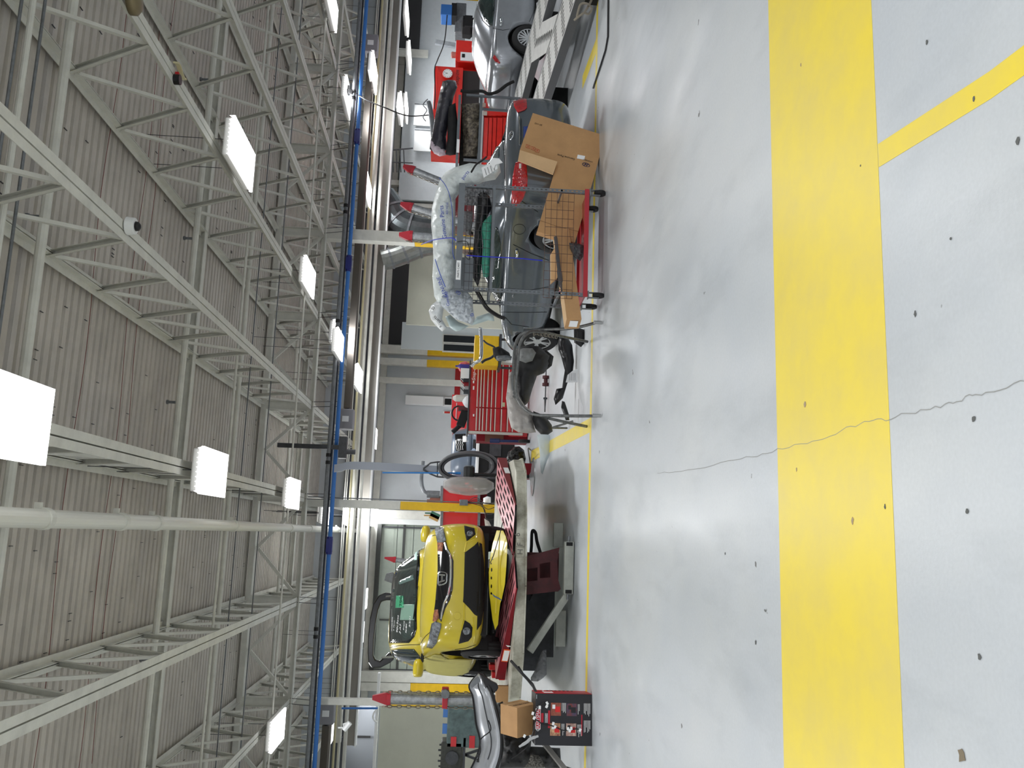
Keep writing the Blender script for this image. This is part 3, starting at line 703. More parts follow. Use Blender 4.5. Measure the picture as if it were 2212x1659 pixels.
fit.patch('turn_signal', A([(1148, 500), (1238, 500), (1222, 635), (1156, 628)]), amber, .014)
fit.patch('headlamp', B([(1065, 325), (1120, 290), (1203, 322), (1198, 390), (1162, 500), (1130, 610), (1068, 685), (985, 672), (1020, 560), (1042, 440)]), lampc, .014, label='clear headlamp above the leaning door')
fit.patch('turn_signal', B([(1108, 120), (1160, 112), (1172, 240), (1122, 295), (1082, 290), (1092, 200)]), amber, .014)
fit.patch('lower_grille', A([(1548, 650), (1690, 545), (1745, 485), (1765, 600), (1760, 900), (1755, 1200), (1748, 1400)])+B([(1742, 100), (1730, 212), (1690, 188), (1612, 92), (1522, 0)])+A([(1528, 1300), (1540, 1000)]), blackm, .008)
fit.patch('air_dam', A([(1765, 500), (1800, 520), (1830, 800), (1840, 1200), (1830, 1480)])+B([(1790, 330), (1728, 420), (1735, 240), (1742, 100)])+A([(1750, 1400), (1758, 1200), (1764, 900)]), blackm, .006)
fit.patch('fog_pocket', A([(1538, 250), (1690, 290), (1706, 380), (1602, 462), (1576, 475), (1548, 350)]), blackm, .008)
fit.patch('fog_pocket', B([(1530, 265), (1622, 320), (1662, 382), (1652, 520), (1600, 582), (1456, 622), (1500, 425)]), blackm, .008)
for pt, rr in ((A([(1625, 380)])[0], .042), (B([(1575, 425)])[0], .047)):
    h, n = fit.hit(*pt, .012); T = frame(h, n.orthogonal(), n.cross(n.orthogonal()))
    MB().at(T).lathe([(rr, 0), (rr, .02), (rr*.8, .028), (rr*.3, .024), (.002, .02)], 20).build('fog_lamp', lampc, fit.root)
# side window, mirror triangle, door
fit.patch('side_window', B([(418, 728), (560, 702), (790, 702), (872, 800), (900, 828), (850, 862), (780, 1000), (700, 985), (560, 890), (440, 800)]), glassd, .008)
fit.patch('window_trim', B([(862, 815), (965, 862), (900, 900), (850, 900)]), glassk, .010)
fit.patch('front_door', B([(960, 835), (1100, 778), (1195, 790), (1300, 850), (1660, 850), (1640, 930), (1590, 1085), (1400, 1130), (1250, 1160), (1010, 1150), (900, 1090), (872, 1040), (885, 905)]), ydoor, .012, label='dull unpolished yellow door skin')
for L in (B([(1032, 452), (965, 510), (920, 570), (885, 640), (805, 640)]), B([(400, 690), (560, 655), (740, 640), (805, 640)]), A([(1060, 400), (1115, 385)]), B([(1560, 920), (1640, 880)]), B([(1710, 640), (1560, 690), (1400, 710)])):
    fit.line('panel_gap', L, seamm, .004)
for L in (A([(1575, 500), (1545, 640)]), A([(1570, 500), (1720, 430), (1740, 300), (1690, 260)]), B([(1540, 30), (1545, 250), (1500, 420)]), B([(1680, 230), (1700, 400), (1690, 600)])):
    fit.line('bumper_crease', L, yb, .012, 0)
bd = fit.hit(*B([(1438, 212)])[0], .003); T = frame(bd[0], bd[1].orthogonal(), bd[1].cross(bd[1].orthogonal())); MB().at(T).lathe([(.045, 0), (.045, .004), (.043, .006), (.001, .006)], 24).build('tow_cap', yb, fit.root)
# badge: rounded frame with an upright H
h, n = fit.hit(*A([(1222, 1035)])[0], .014); up = V((0, 0, 1)); bx = up.cross(n).normalized(); by = n.cross(bx)
T = frame(h, bx, by); mb = MB().at(T)
ring = spline([(-.075, .055, 0), (0, .062, 0), (.075, .055, 0), (.078, 0, 0), (.055, -.058, 0), (0, -.062, 0), (-.055, -.058, 0), (-.078, 0, 0)], 4, True); mb.tube(ring, .009, 6, True)
mb.beam((-.048, .045, .004), (-.032, -.045, .004), .02, .012, up=(0, 0, 1)).beam((.048, .045, .004), (.032, -.045, .004), .02, .012, up=(0, 0, 1)).box((0, 0, .004), (.075, .018, .012))
mb.build('badge', chrome, fit.root)
for s, m2 in ((1, yb), (-1, yb)):
    mb = MB(); b0 = s*.80; T = M.Translation((1.88, s*.93, 1.02))
    MB().at(T).loft([[(.09*cos(t)*k-.02, e, .075*sin(t)*k) for t in [2*pi*i/12 for i in range(12)]] for e, k in ((-.12, .7), (-.10, .95), (0, 1.05), (.09, .9), (.12, .5))]).build('mirror_shell', m2, fit.root, smooth=True, sub=1)
    MB().at(T).box((-.08, 0, 0), (.03, .2, .12)).box((0, -s*.13, -.05), (.06, .12, .04)).build('mirror_glass', glassk, fit.root, bevel=.01)
# wipers on the cowl, rear-view mirror behind the glass
fit.line('wiper', A([(870, 720), (840, 1000), (838, 1180)]), blackm, .008, .02)
fit.line('wiper', A([(868, 1150), (835, 1400), (800, 1640)]), blackm, .008, .02)
fit.patch('inspection_label', A([(810, 600), (850, 600), (845, 760), (800, 765)]), mat('label_mint', (190, 222, 214), .4), .014)
# lifted black tailgate frame behind the roof
ou = [(845, 1282), (832, 1280), (818, 1286), (806, 1305), (799, 1335), (795, 1375), (794, 1410), (796, 1432), (804, 1444), (822, 1443), (843, 1432), (852, 1424)]
inn = [(845, 1297), (835, 1297), (824, 1300), (817, 1318), (812, 1345), (808, 1380), (807, 1405), (807, 1416), (811, 1425), (820, 1428), (834, 1416), (842, 1408)]
mb = MB(); rings = []
for i, (o_, i_) in enumerate(zip(ou, inn)):
    t = abs(i-5.5)/5.5; Yd = 15.3-.0*t
    a, b = W(*o_, Y=Yd), W(*i_, Y=Yd); rings.append([a, b, b+V((0, .09, 0)), a+V((0, .09, 0))])
mb.loft(rings); mb.v = [tuple(fit.Mi @ V(p)) for p in mb.v]; mb.build('tailgate', mat('black_gloss', (16, 16, 18), .15, coat=.5), fit.root, smooth=False, bevel=.02, label='black tailgate frame standing open')
for s in (-1, 1): MB().beam((-.55, s*.5, 1.42), (-.8, s*.5, 1.70), .03, .03).build('gas_strut', chrome, fit.root)
# ---- grey sedan seen from behind
gp = mat('grey_car_paint', (92, 100, 108), .2, .35, coat=.8, var=.04)
sedst = [(-.97, .42, .45, .86, .8), (-.93, .66, .32, 1.0, .8), (-.84, .78, .24, 1.07, .84), (-.6, .85, .2, 1.09, .86), (0, .885, .18, 1.06, .9), (1.3, .888, .17, .99, .92), (2.1, .885, .17, .98, .9), (2.7, .88, .18, .90, .86), (3.15, .83, .19, .80, .82), (3.4, .72, .2, .70, .8), (3.54, .45, .28, .58, .8)]
sedgr = [(.92, 2.4, -.62, .82), (1.04, 2.05, -.48, .785), (1.2, 1.62, -.10, .70), (1.33, 1.25, .25, .62), (1.40, .98, .5, .53), (1.43, .8, .65, .36)]
sed = make_car('sedan', 'dark grey sedan seen from behind, boxes and parts cart in front', sedst, sedgr, gp,
    [(2.7, .79, .32, .32, .19, .215, 5, True), (2.7, -.79, .32, .32, .19, .215, 5, True), (0, .79, .32, .32, .19, .215, 5, True), (0, -.79, .32, .32, .19, .215, 5, True)], .385, (4.66, 10.98, .02), R_(107.2))
Cz = lambda p: zz(700, 0, 3.568, p); Dz = lambda p: zz(900, 190, 5.267, p); Ez = lambda p: zz(900, 380, 5.267, p)
sed.patch('tail_lamp', Dz([(1105, 160), (1150, 115), (1250, 112), (1255, 235), (1225, 262), (1150, 285), (1110, 210)]), lampr, .014, label='smashed red tail lamp on the far corner')
sed.patch('tail_lamp', Dz([(1130, 855), (1180, 842), (1250, 868), (1262, 1040)])+Ez([(1258, 130), (1215, 250), (1165, 320), (1110, 345), (1085, 300), (1092, 130), (1100, 0)]), lampr, .016, label='red tail lamp wrapping the near corner')
sed.patch('reverse_lamp', Dz([(1168, 872), (1192, 872), (1192, 925), (1168, 925)]), white_ink, .022)
sed.patch('rear_window', Dz([(945, 470), (940, 780), (840, 1000), (700, 1040), (675, 880), (760, 700), (850, 560), (915, 470)]), mat('rear_glass', (66, 78, 80), .06, coat=.5, var=.3, scale=2), .006)
sed.patch('window_sticker', Dz([(862, 565), (885, 575), (870, 635), (845, 690), (820, 690), (835, 620)]), mat('pale_green', (150, 182, 172), .4), .010)
sed.patch('side_window', Ez([(905, 580), (925, 600), (958, 760), (966, 1050), (895, 1050), (885, 700)]), glassd, .007)
sed.patch('side_window', zz(900, 560, 5.267, [(895, 0), (965, 0), (965, 480), (940, 600), (870, 620), (850, 300)]), glassd, .007)
for L in (Dz([(1150, 40), (1170, 200)]), Ez([(1200, 290), (1380, 410)]), zz(900, 560, 5.267, [(930, 620), (1000, 650), (1080, 740), (1280, 770)]), Ez([(1100, 780), (1300, 880), (1500, 960)]), zz(900, 560, 5.267, [(1000, 335), (1290, 350), (1500, 315)]), Dz([(1190, 350), (1200, 700), (1200, 900)]), Dz([(960, 420), (1000, 800), (1000, 1040)]), zz(900, 560, 5.267, [(950, 600), (1300, 605), (1480, 600)])):
    sed.line('panel_gap', L, seamm, .0045)
sed.patch('door_handle', Ez([(1125, 835), (1150, 835), (1160, 880), (1150, 930), (1128, 930), (1135, 880)]), chrome, .02, step=3)
sed.patch('door_handle', zz(900, 560, 5.267, [(1085, 345), (1105, 345), (1110, 385), (1105, 425), (1088, 425), (1092, 385)]), gp, .02, step=3)
sed.line('fuel_door', [(1122+13*cos(t), 495+11*sin(t)) for t in [2*pi*k/16 for k in range(17)]], seamm, .003)
bd_ = sed.hit(*Dz([(1078, 540)])[0], .004); up = V((0, 0, 1)); bx = up.cross(bd_[1]).normalized(); by = bd_[1].cross(bx); T = frame(bd_[0], bx, by)
mb = MB().at(T); mb.tube([(.062*cos(t), .040*sin(t), 0) for t in [2*pi*k/20 for k in range(20)]], .007, 6, True); mb.beam((-.028, .03, .002), (-.018, -.03, .002), .012, .008).beam((.028, .03, .002), (.018, -.03, .002), .012, .008).beam((-.022, -.006, .002), (.022, .006, .002), .012, .008); mb.build('badge', chrome, sed.root)
sed.line('trunk_emblem', Dz([(1165, 330), (1175, 480), (1172, 650)]), chrome, .01, .004)
sed.patch('license_plate', Dz([(1215, 445), (1270, 440), (1262, 520), (1225, 585), (1215, 560)]), mat('plate_blue', (40, 66, 140), .4), .01)
# silver sedan on the second rack
sp = mat('silver_car_paint', (160, 164, 170), .25, .5, coat=.6, var=.04)
th = R_(9.5); wx, wy = 9.62, 15.55
o0 = V((wx, wy, .15)) - V((cos(th)*0-sin(th)*-.79, sin(th)*0+cos(th)*-.79, 0))
silst = [(-.66, .45, .62, .92, .8), (-.62, .68, .55, 1.02, .8), (-.5, .80, .45, 1.08, .85), (-.3, .86, .3, 1.085, .88)]+sedst[4:]
sil = make_car('sedan', 'silver sedan on the tilted rack at the right, its tail toward the red cabinets', silst, sedgr, sp,
    [(2.7, .79, .32, .33, .2, .225, 9, True), (2.7, -.79, .32, .33, .2, .225, 9, True), (0, .79, .32, .33, .2, .225, 9, True), (0, -.79, .32, .33, .2, .225, 9, True)], .40, (o0.x, o0.y, .15), th)
Fz = lambda p: zz(900, 0, 5.267, p)
sil.patch('side_window', Fz([(690, -20), (720, 100), (770, 220), (830, 285), (862, 292), (885, 150), (895, -20)]), glassd, .008)
sil.line('window_trim', Fz([(670, -20), (700, 120), (755, 240), (820, 300), (865, 302)]), chrome, .010, .006)
sil.patch('tail_lamp', Fz([(885, 625), (900, 640), (955, 715), (940, 725), (895, 700), (870, 660)]), lampr, .014)
sil.patch('door_handle', Fz([(950, 205), (975, 205), (980, 250), (970, 300), (948, 300), (955, 250)]), chrome, .02, step=3)
for L in (Fz([(865, 318), (980, 345), (1060, 330)]), Fz([(1280, 250), (1330, 140), (1375, 0)]), Fz([(900, 300), (905, 600)])): sil.line('panel_gap', L, seamm, .0045)
# small far cars
sl = mat('slate_paint', (96, 108, 124), .35, coat=.3); mr = paint('maroon_car_paint', (90, 10, 22))
p = W(1085, 962, Y=23.5); far = make_car('hatchback', 'small slate hatchback far back with a covered rear window, beside the tool chest', fitst, fitgr, sl, [(2.53, .74, .3, .30, .18, .2, 5, True), (2.53, -.74, .3, .30, .18, .2, 5, True), (0, .74, .3, .3, .18, .2, 5, True), (0, -.74, .3, .3, .18, .2, 5, True)], .36, (p.x-.25, 24.0, .12), R_(84))
Gz = lambda p: zz(900, 920, 6.9125, p)
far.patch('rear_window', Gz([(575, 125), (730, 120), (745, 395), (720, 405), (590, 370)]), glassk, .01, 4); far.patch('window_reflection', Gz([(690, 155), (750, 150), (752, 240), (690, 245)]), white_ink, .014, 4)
far.patch('bumper_opening', Gz([(850, 200), (985, 225), (1000, 330), (900, 420), (850, 400), (840, 300)]), blackm, .01, 4)
for k_ in range(4):
    far.line('window_scribble', Gz([(605+k_*28, 210+10*k_), (600+k_*28, 250), (612+k_*28, 280), (602+k_*28, 315), (610+k_*28, 360)]), white_ink, .008, .016, 2)
far.patch('masking_paper', Gz([(745, 410), (860, 330), (930, 400), (880, 450), (760, 450)]), mat('masking_blue', (150, 166, 188), .6), .012, 4)
p = W(965, 432, Y=22.6); make_car('hatchback', 'dark red car half hidden behind the grey sedan and red cabinets', fitst, fitgr, mr, [(2.53, .74, .3, .30, .18, .2, 5, True), (2.53, -.74, .3, .30, .18, .2, 5, True), (0, .74, .3, .3, .18, .2, 5, True), (0, -.74, .3, .3, .18, .2, 5, True)], .36, (p.x, 22.8, .72), R_(84))
# ---------------------------------------------------------------- frame rack with the yellow car
def wm(root):
    m = MB(); m.T = (M.Translation(root.location) @ M.Rotation(root.rotation_euler[2], 4, 'Z')).inverted(); return m
def pxpoly(pts, Y, s=None):
    return [W(x, y, Y=Y) for x, y in pts]
def slab(mb, pts, Y, th):
    mb.prism(pxpoly(pts, Y), (0, th, 0)); return mb
def holed(root, poly, holes, fY, th, name, m, **k):
    """plate outlined in photo pixels, placed at depth fY(x, y), holes cut through"""
    mb = MB(); mb.plate(poly, holes, 1.0); out = []
    for v in mb.v:
        p = W(v[0], v[1], Y=fY(v[0], v[1]))
        if v[2] < -.5: p = p+V((0, th, 0))
        out.append(tuple((wm(root).T if root else M.Identity(4)) @ p))
    mb.v = out; return mb.build(name, m, root, **k)
dirty = mat('dirty_cream_steel', (196, 196, 182), .5, var=.22, scale=5, var2=(140, 136, 120))
rack = empty('frame_rack', (-.7, 12.8, 0), 0, 'low frame-straightening rack under the yellow hatchback', 'frame rack')
pl = [(1.12, 13.6), (1.05, 12.0), (.82, 11.35), (.2, 11.05), (-.6, 10.86), (-1.4, 10.92), (-1.95, 11.2), (-2.3, 11.9), (-2.5, 16.6), (1.12, 16.6)]
wm(rack).prism([(x, y, .62) for x, y in pl], (0, 0, .135)).build('platform', dirty, rack, bevel=.01)
mb = wm(rack)
for i in range(len(pl)-1):
    if i in (0, 1, 2, 3, 4, 5, 6): mb.beam((*pl[i], .628), (*pl[i+1], .628), .05, .02)
mb.build('edge_strip', dirty, rack)
for (a0, b0), t in (((1113, 1155), '6'), ((1119, 1192), 'H'), ((1119, 1176), 'F')):
    p = W(a0+5, b0, Y=10.93); text('lettering', t, .10, M.Translation(p-rack.location) @ M.Rotation(pi/2, 4, 'X'), mat('pencil', (90, 90, 86), .7), rack, .001)
for (a0, b0, w_) in ((1119, 1192, .13), (1119, 1172, .11)):
    p = W(a0+5, b0, Y=10.94); q = wm(rack); q.tube([p+V((-w_/2, 0, -.05)), p+V((w_/2, 0, -.05)), p+V((w_/2, 0, .05)), p+V((-w_/2, 0, .05))], .002, 4, True); q.build('outline', _m['pencil'], rack)
# wheel stands under the car and clamps
for x, y in ((-1.2, 12.2), (-.1, 12.4), (-2.0, 14.6), (-.5, 14.9)):
    wm(rack).box((x, y, .84), (.16, .16, .17)).box((x, y, .935), (.22, .1, .03)).build('pinch_clamp', greyst, rack, bevel=.01)
for x, y in ((-1.75, 12.2), (-1.75, 12.9)):
    wm(rack).box((x, y, .80), (.34, .12, .09)).box((x-.1, y, .88), (.08, .2, .12)).build('pull_block', redp, rack, bevel=.01)
wm(rack).box((-1.0, 12.6, .80), (1.5, .35, .09)).build('cross_beam', blackm, rack); wm(rack).box((-1.2, 14.3, .84), (1.6, 1.6, .16)).build('underside_shade_box', blackm, rack, bevel=.03)  # black boxes added to darken the gap under the car
# lifting stand, tubes
holed(rack, zz(1020, 1100, 7.9, [(897, 815), (1490, 655), (1452, 900), (1468, 1200), (1512, 1362), (1470, 1400), (897, 1462)]),
      [zz(1020, 1100, 7.9, [(905, 1025), (1115, 993), (1113, 1215), (905, 1245)]), zz(1020, 1100, 7.9, [(1150, 932), (1330, 902), (1333, 1165), (1155, 1178)])], lambda x, y: 11.35, .06, 'support_plate', maroon)
wm(rack).box(W(1172, 1235, Y=11.75), (.5, .1, .42)).build('support_plate', maroon, rack)
tubeg = mat('grey_green_tube', (168, 172, 164), .45, var=.12, scale=6)
p0, p1 = W(1229, 1170, Y=11.1), W(1229, 1283, Y=11.1); p0.z = p1.z = .07
q = wm(rack); q.beam(p0, p1, .11, .12); q.build('outrigger', tubeg, rack, bevel=.008)
for p in (p0+V((-.03, 0, 0)), p1+V((.03, 0, 0))):
    wm(rack).box(p+V((0, -.056, 0)), (.045, .006, .08)).build('slot', blackm, rack); wm(rack).cyl(p+V((.0, 0, 0)), p+V((.10 if p.x > p1.x+.2 else -.10, 0, 0)), .018, n=8).build('pin', greyst, rack)
for (xa, ya, xb_, yb_, Y, z) in ((1209, 1130, 1209, 1182, 12.0, .10), (1213, 1318, 1213, 1396, 11.6, .09)):
    a, b = W(xa, ya, Y=Y), W(xb_, yb_, Y=Y); a.z = b.z = z; wm(rack).beam(a, b, .10, .13).build('outrigger', tubeg, rack, bevel=.008)
a, b = W(1225, 1285, Y=11.2), W(1144, 1407, Y=11.2); wm(rack).beam(a, b, .09, .10, up=(0, 1, 0)).build('scissor_arm', tubeg, rack, bevel=.008)
a, b = W(1200, 1200, Y=12.2), W(1150, 1300, Y=12.2); wm(rack).beam(a, b, .09, .10, up=(0, 1, 0)).build('scissor_arm', darkst, rack)
a = W(1168, 1345, Y=12.6); wm(rack).box((a.x, 12.6, .32), (.9, .3, .5)).build('lift_base', darkst, rack)
wm(rack).box((-2.0, 14.8, .31), (.3, .4, .62)).build('rear_leg', darkst, rack, kind='stuff')
pts = spline([W(*p, Y=11.9) for p in ((1168, 1196), (1160, 1170), (1157, 1152), (1152, 1146), (1149, 1152), (1148, 1180), (1146, 1200))], 6)
MB().tube(pts, .022, 8).build('black_hose', rubber, smooth=True, label='looped black hose standing up behind the maroon support plate', cat='hose')
# pull arm on the left
pts = [W(x, y, Y=11.4) for x, y in ((1120, 1430), (1122, 1470), (1150, 1490), (1185, 1500))]
# red perforated ramp plates; reflected light painted in as the pink top
def ramp(N, F, Tt, nl, nw, side_z, lab, flip):
    N, F, Tt = V(N), V(F), V(Tt); u = (F-N); L = u.length; u.normalize(); w_ = Tt-N; w_ = w_-u*w_.dot(u); wd = w_.length; w_.normalize()
    n = u.cross(w_); root = empty('ramp_plate', (N.x, N.y, N.z), 0, lab, 'ramp')
    if n.z < 0: T = frame(V((0, 0, 0)), w_, u); dims = (wd, L); sw = True
    else: T = frame(V((0, 0, 0)), u, w_); dims = (L, wd); sw = False
    hs = []
    for i in range(nl):
        for j in range(nw):
            a = L*(i+.5+(.0 if j % 2 else .22))/nl*.97; b = wd*(j+.5)/nw; ll, ww = L/nl*.34, min(.026, wd/nw*.27)
            if a+ll > L-.03: continue
            ring = [(a-ll, b-ww*.5), (a-ll+.02, b-ww), (a+ll-.02, b-ww), (a+ll, b-ww*.5), (a+ll, b+ww*.5), (a+ll-.02, b+ww), (a-ll+.02, b+ww), (a-ll, b+ww*.5)]
            if sw: ring = [(q, p) for p, q in ring]
            hs.append(ring)
    D = dims; mb = MB(); mb.plate([(0, 0), (D[0], 0), (D[0], D[1]), (0, D[1])], hs, .0015, T); MB().prism([w_*.02-V((0, 0, .02)), u*L+w_*.02-V((0, 0, .05)), u*L+w_*(wd-.02)-V((0, 0, .05)), w_*(wd-.02)-V((0, 0, .02))], (0, 0, -.004)).build('slot_shade_sheet', blackm, root); mb.build('top_plate', mat('red_deck_reflection', (190, 92, 104), .42, var=.12, scale=4, var2=(214, 150, 156)), root)  # black sheet added to darken the slots; pink paints reflected light on red
    o = w_*(-.004)
    MB().prism([o, u*L+o, u*L+o-V((0, 0, side_z)), o-V((0, 0, .012))], w_*.015).build('side_wall', darkred, root)
    MB().prism([w_*wd+o, w_*wd+u*L+o, w_*wd+u*L+o-V((0, 0, side_z)), w_*wd+o-V((0, 0, .012))], w_*.012).build('side_wall', darkred, root)
    MB().prism([u*L, u*L+w_*wd, u*L+w_*wd-V((0, 0, side_z)), u*L-V((0, 0, side_z))], u*.01).build('end_wall', darkred, root)
    return root, u, w_, L
Nn, Tt = W(1112.6, 1089, Z=.79), W(1103, 1187, Z=.80); F = W(1075, 989, Z=.913)
r1, u, w_, L = ramp(Nn, F, Tt, 5, 6, .135, 'red ramp plate with slots, right one, reaching back toward the hose boom', 0)
s_ = u*(L*.68)-w_*.006-V((0, 0, .06)); q = frame(s_, -u, V((0, 0, 1))); MB().at(q).box((0, 0, -.002), (.30, .07, .004)).build('notice', paper, r1)
Nn, Tt = W(1115, 1272, Z=.765), W(1106.7, 1206, Z=.785); F = W(1070.6, 1466, Z=.905)
r2, u, w_, L = ramp(Nn, F, Tt, 4, 5, .125, 'red ramp plate with slots, left one, under the clean yellow panel', 0)
s_ = u*(L*.72)-w_*.006-V((0, 0, .062)); q = frame(s_, u, V((0, 0, 1))); MB().at(q).box((0, 0, 0), (.24, .085, .004)).build('warning_sticker', mat('sticker_orange', (232, 96, 40), .5), r2); MB().at(q).box((0, 0, -.0), (.20, .07, .010)).build('sticker_text', paper, r2)
s_ = u*(L*.6)-w_*.006-V((0, 0, .03)); MB().prism([s_, s_+u*.02-V((0, 0, .09)), s_+u*.035-V((0, 0, .03))], w_*-.003).build('sticker', paper, r2)
# yellow panel leaning on the ramps
fz = lambda p: zz(1020, 1100, 7.9, p); gz = lambda p: zz(1020, 1290, 7.9, p)
outl = fz([(418, 360), (528, 364), (575, 460), (600, 560), (598, 740), (582, 1000), (560, 1280), (505, 1540)])+gz([(480, 100), (455, 300), (440, 470), (392, 560), (345, 380), (308, 60)])+fz([(296, 1480), (285, 1280), (284, 1080), (308, 800), (348, 590)])
def oval(x, y, a, b, n=8): return [(x+a*cos(2*pi*i/n), y+b*sin(2*pi*i/n)) for i in range(n)]
hl = [oval(1060.8, 1217.5, 1.3, 2.2), oval(1062, 1231, 1.6, 4.5), [(1060, 1246), (1063, 1246), (1063, 1251.5), (1060, 1251.5)], oval(1061.5, 1266.5, 1.6, 4.5), oval(1061.3, 1282, 1.8, 3), oval(1064.5, 1207.5, 1.4, 1.8)]
grid = [(x, y) for x in range(1070, 1092, 5) for y in range(1160, 1340, 12)]
def fYp(x, y): return 11.10-(x-1056)*.006+((y-1245)/95)**2*.10-.0*x
o = holed(None, outl, hl, fYp, .015, 'bumper_skin', yb, origin=W(1090, 1240, Y=11), label='clean yellow panel with a row of oval holes, leaning on the ramps', cat='car panel')
o.modifiers.new('b', 'BEVEL').width = .004
q = W(1075, 1240, Y=10.96); c = MB().box(q, (.95, .012, .014), ry=.02).build('styling_rib', yb, origin=q, bevel=.004); c.parent = o; c.matrix_parent_inverse = o.matrix_basis.inverted()
pts = [W(1059, 1216, Y=10.98), W(1066, 1200, Y=10.97), W(1078, 1160, Y=10.9), W(1086, 1129, Y=10.95)]
MB().tube(pts, .006, 6).build('tie_rod', black, label='thin black rod from the yellow panel to the right ramp', cat='rod')
pts = [W(1063, 1283, Y=10.95), W(1068, 1288, Y=10.93), W(1078, 1293, Y=10.9), W(1084, 1297, Y=10.9)]
MB().tube(pts, [.004, .009, .009, .004], 8).build('turnbuckle', mat('blue_steel', (90, 110, 150), .4, .5), label='short blue clamp hanging from the yellow panel\'s end hole', cat='clamp')
# ---------------------------------------------------------------- pulling towers with chains
def tower(top, bot, Y, r, lab, lean=0, chains=(1,), collar=True, base=None, zb=None):
    a, b = W(*bot, Y=Y), W(*top, Y=Y+lean)
    if zb is not None: b0 = a.copy(); a = a+(a-b).normalized()*((a.z-zb)/max(.01, (b-a).normalized().z))
    root = empty('pulling_tower', (a.x, a.y, a.z), 0, lab, 'pulling tower'); t = (b-a).normalized(); L = (b-a).length
    sd = t.cross(V((0, 1, 0))).normalized()
    wm(root).cyl(a, b, r, n=20).build('post', mat('galvanised', (176, 180, 184), .35, .6, var=.25, scale=14), root, smooth=False)
    rp = redp if True else maroon
    q = wm(root); q.cyl(b-t*.02, b+t*.03, r*1.25, n=14); q.prism([b+t*.03+sd*r*1.1-V((0, r*.5, 0)), b+t*.03-sd*r*1.1-V((0, r*.5, 0)), b+t*.22-sd*r*.5-V((0, r*.5, 0)), b+t*.22+sd*r*.2-V((0, r*.5, 0))], (0, r, 0)); q.build('head', mat('faded_red', (178, 34, 50), .5), root)
    for s in chains:
        q = wm(root); n = int(L/.062); 
        for i in range(n):
            c = b+t*.05-t*(i*.062)+sd*s*(r+.02)-V((0, .01+(.5*r), 0))
            ax = sd if i % 2 else V((0, 1, 0)); pts = [c+t*(.036*cos(k))+ax*(.018*sin(k)) for k in [2*pi*j/8 for j in range(8)]]
            q.tube(pts, .007, 4, True)
        q.build('chain', mat('chain_steel', (150, 144, 132), .35, .8), root, kind='stuff')
    if collar:
        c = a+t*(L*.52); wm(root).box(c-V((0, r+.03, 0)), (r*2.6, .06, .07)).box(c+V((r+.05, -r*.4, 0)), (.08, .1, .09)).build('collar', mat('faded_red', (178, 34, 50), .5), root, bevel=.01)
        wm(root).cyl(c+V((r*1.3, -r-.1, 0)), c+V((r*1.3, -r+.1, 0)), .055, n=14).build('pulley', greyst, root)
    return root
tower((841, 1509), (1015, 1512), 12.0, .072, 'tall chain tower with red head left of the yellow car', chains=(1, -1), zb=.76)
tower((889, 511), (950, 516), 14.6, .085, 'chain tower over the wrapped parts, with a yellow link guard', chains=(1,), collar=False, zb=.02)
tower((889, 449), (945, 466), 15.6, .08, 'leaning chain tower right of the yellow-footed broad column', chains=(1,), collar=False, zb=.02)
tower((893, 369), (955, 394), 16.4, .08, 'darker leaning chain tower nearest the wrapped bumper', chains=(1,), collar=False, zb=.02)
tower((853, 1209), (880, 1213), 18.5, .05, 'far tower head with shackles behind the yellow car', chains=(), collar=False, zb=.02)
# grey swing arm behind the roof (mirror bracket seen above the car)
q = holed(None, zz(560, 1000, 6.144, [(1690, 1465), (1765, 1450), (1830, 1500), (1790, 1570), (1760, 1598), (1660, 1560), (1675, 1500)]), [], lambda x, y: 16.0, .1, 'lift_arm_end', greyst, label='grey angular bracket end sticking up behind the yellow car roof', cat='bracket')
# ---------------------------------------------------------------- black and red carton
P0, P1, P2 = W(1279, 1500, Z=0), W(1279, 1612, Z=0), W(1265, 1478, Z=0)
BW, BD, BH = (P1-P0).length, (P2-P0).length, (1279-1161)*P0.y/1865.28
ex, ey = (P0-P1).normalized(), V((0, 0, 1)); ed = V((-ex.y, ex.x, 0)); ed = ed if ed.y > 0 else -ed
box = empty('carton', (P1.x, P1.y, 0), math.atan2(ex.y, ex.x), 'black and red vacuum carton standing on the floor at the left', 'box')
MB().box((BW/2, BD/2, BH/2), (BW, BD, BH)).build('carton_body', mat('carton_black', (26, 26, 32), .45), box, bevel=.004)
MB().box((BW+.002, BD/2, BH/2), (.004, BD-.004, BH-.004)).build('side_print', mat('carton_red', (196, 22, 40), .45, var=.3, scale=3), box)
MB().box((BW+.005, BD*.35, BH*.76), (.004, BD*.5, .10)).build('side_label', paper, box); MB().box((BW+.0085, BD*.45, BH*.76), (.003, .07, .075)).build('label_mark', redink, box)
for i in range(8): MB().box((BW+.005, BD*.84, BH*(.80-.075*i)), (.004, .05, .022)).build('print_bar', ink if i else paper, box)
fx = lambda y: (1612-y)/112*BW; fyy = lambda x: (1279-x)/118*BH
def pr_rect(x0, x1, y0, y1, m, nm, lift=.002):
    a, b = sorted((fx(y0), fx(y1))); c, d = sorted((fyy(x0), fyy(x1)))
    return MB().box(((a+b)/2, -lift, (c+d)/2), (b-a, .002, d-c)).build(nm, m, box)
pr_rect(1161.5, 1172, 1533, 1578, paper, 'logo_border'); pr_rect(1162.6, 1171, 1534.2, 1576.6, mat('logo_red', (180, 10, 40), .5), 'logo_field', .004)
text('logo_text', 'CRAFTSMAN', .046, M.Translation((fx(1555.5), -.0055, fyy(1166.9))) @ M.Rotation(pi/2, 4, 'X'), paper, box, .0005, sx=.92)
pr_rect(1173, 1178, 1543, 1563, mat('logo_red', (180, 10, 40), .5), 'print_strip')
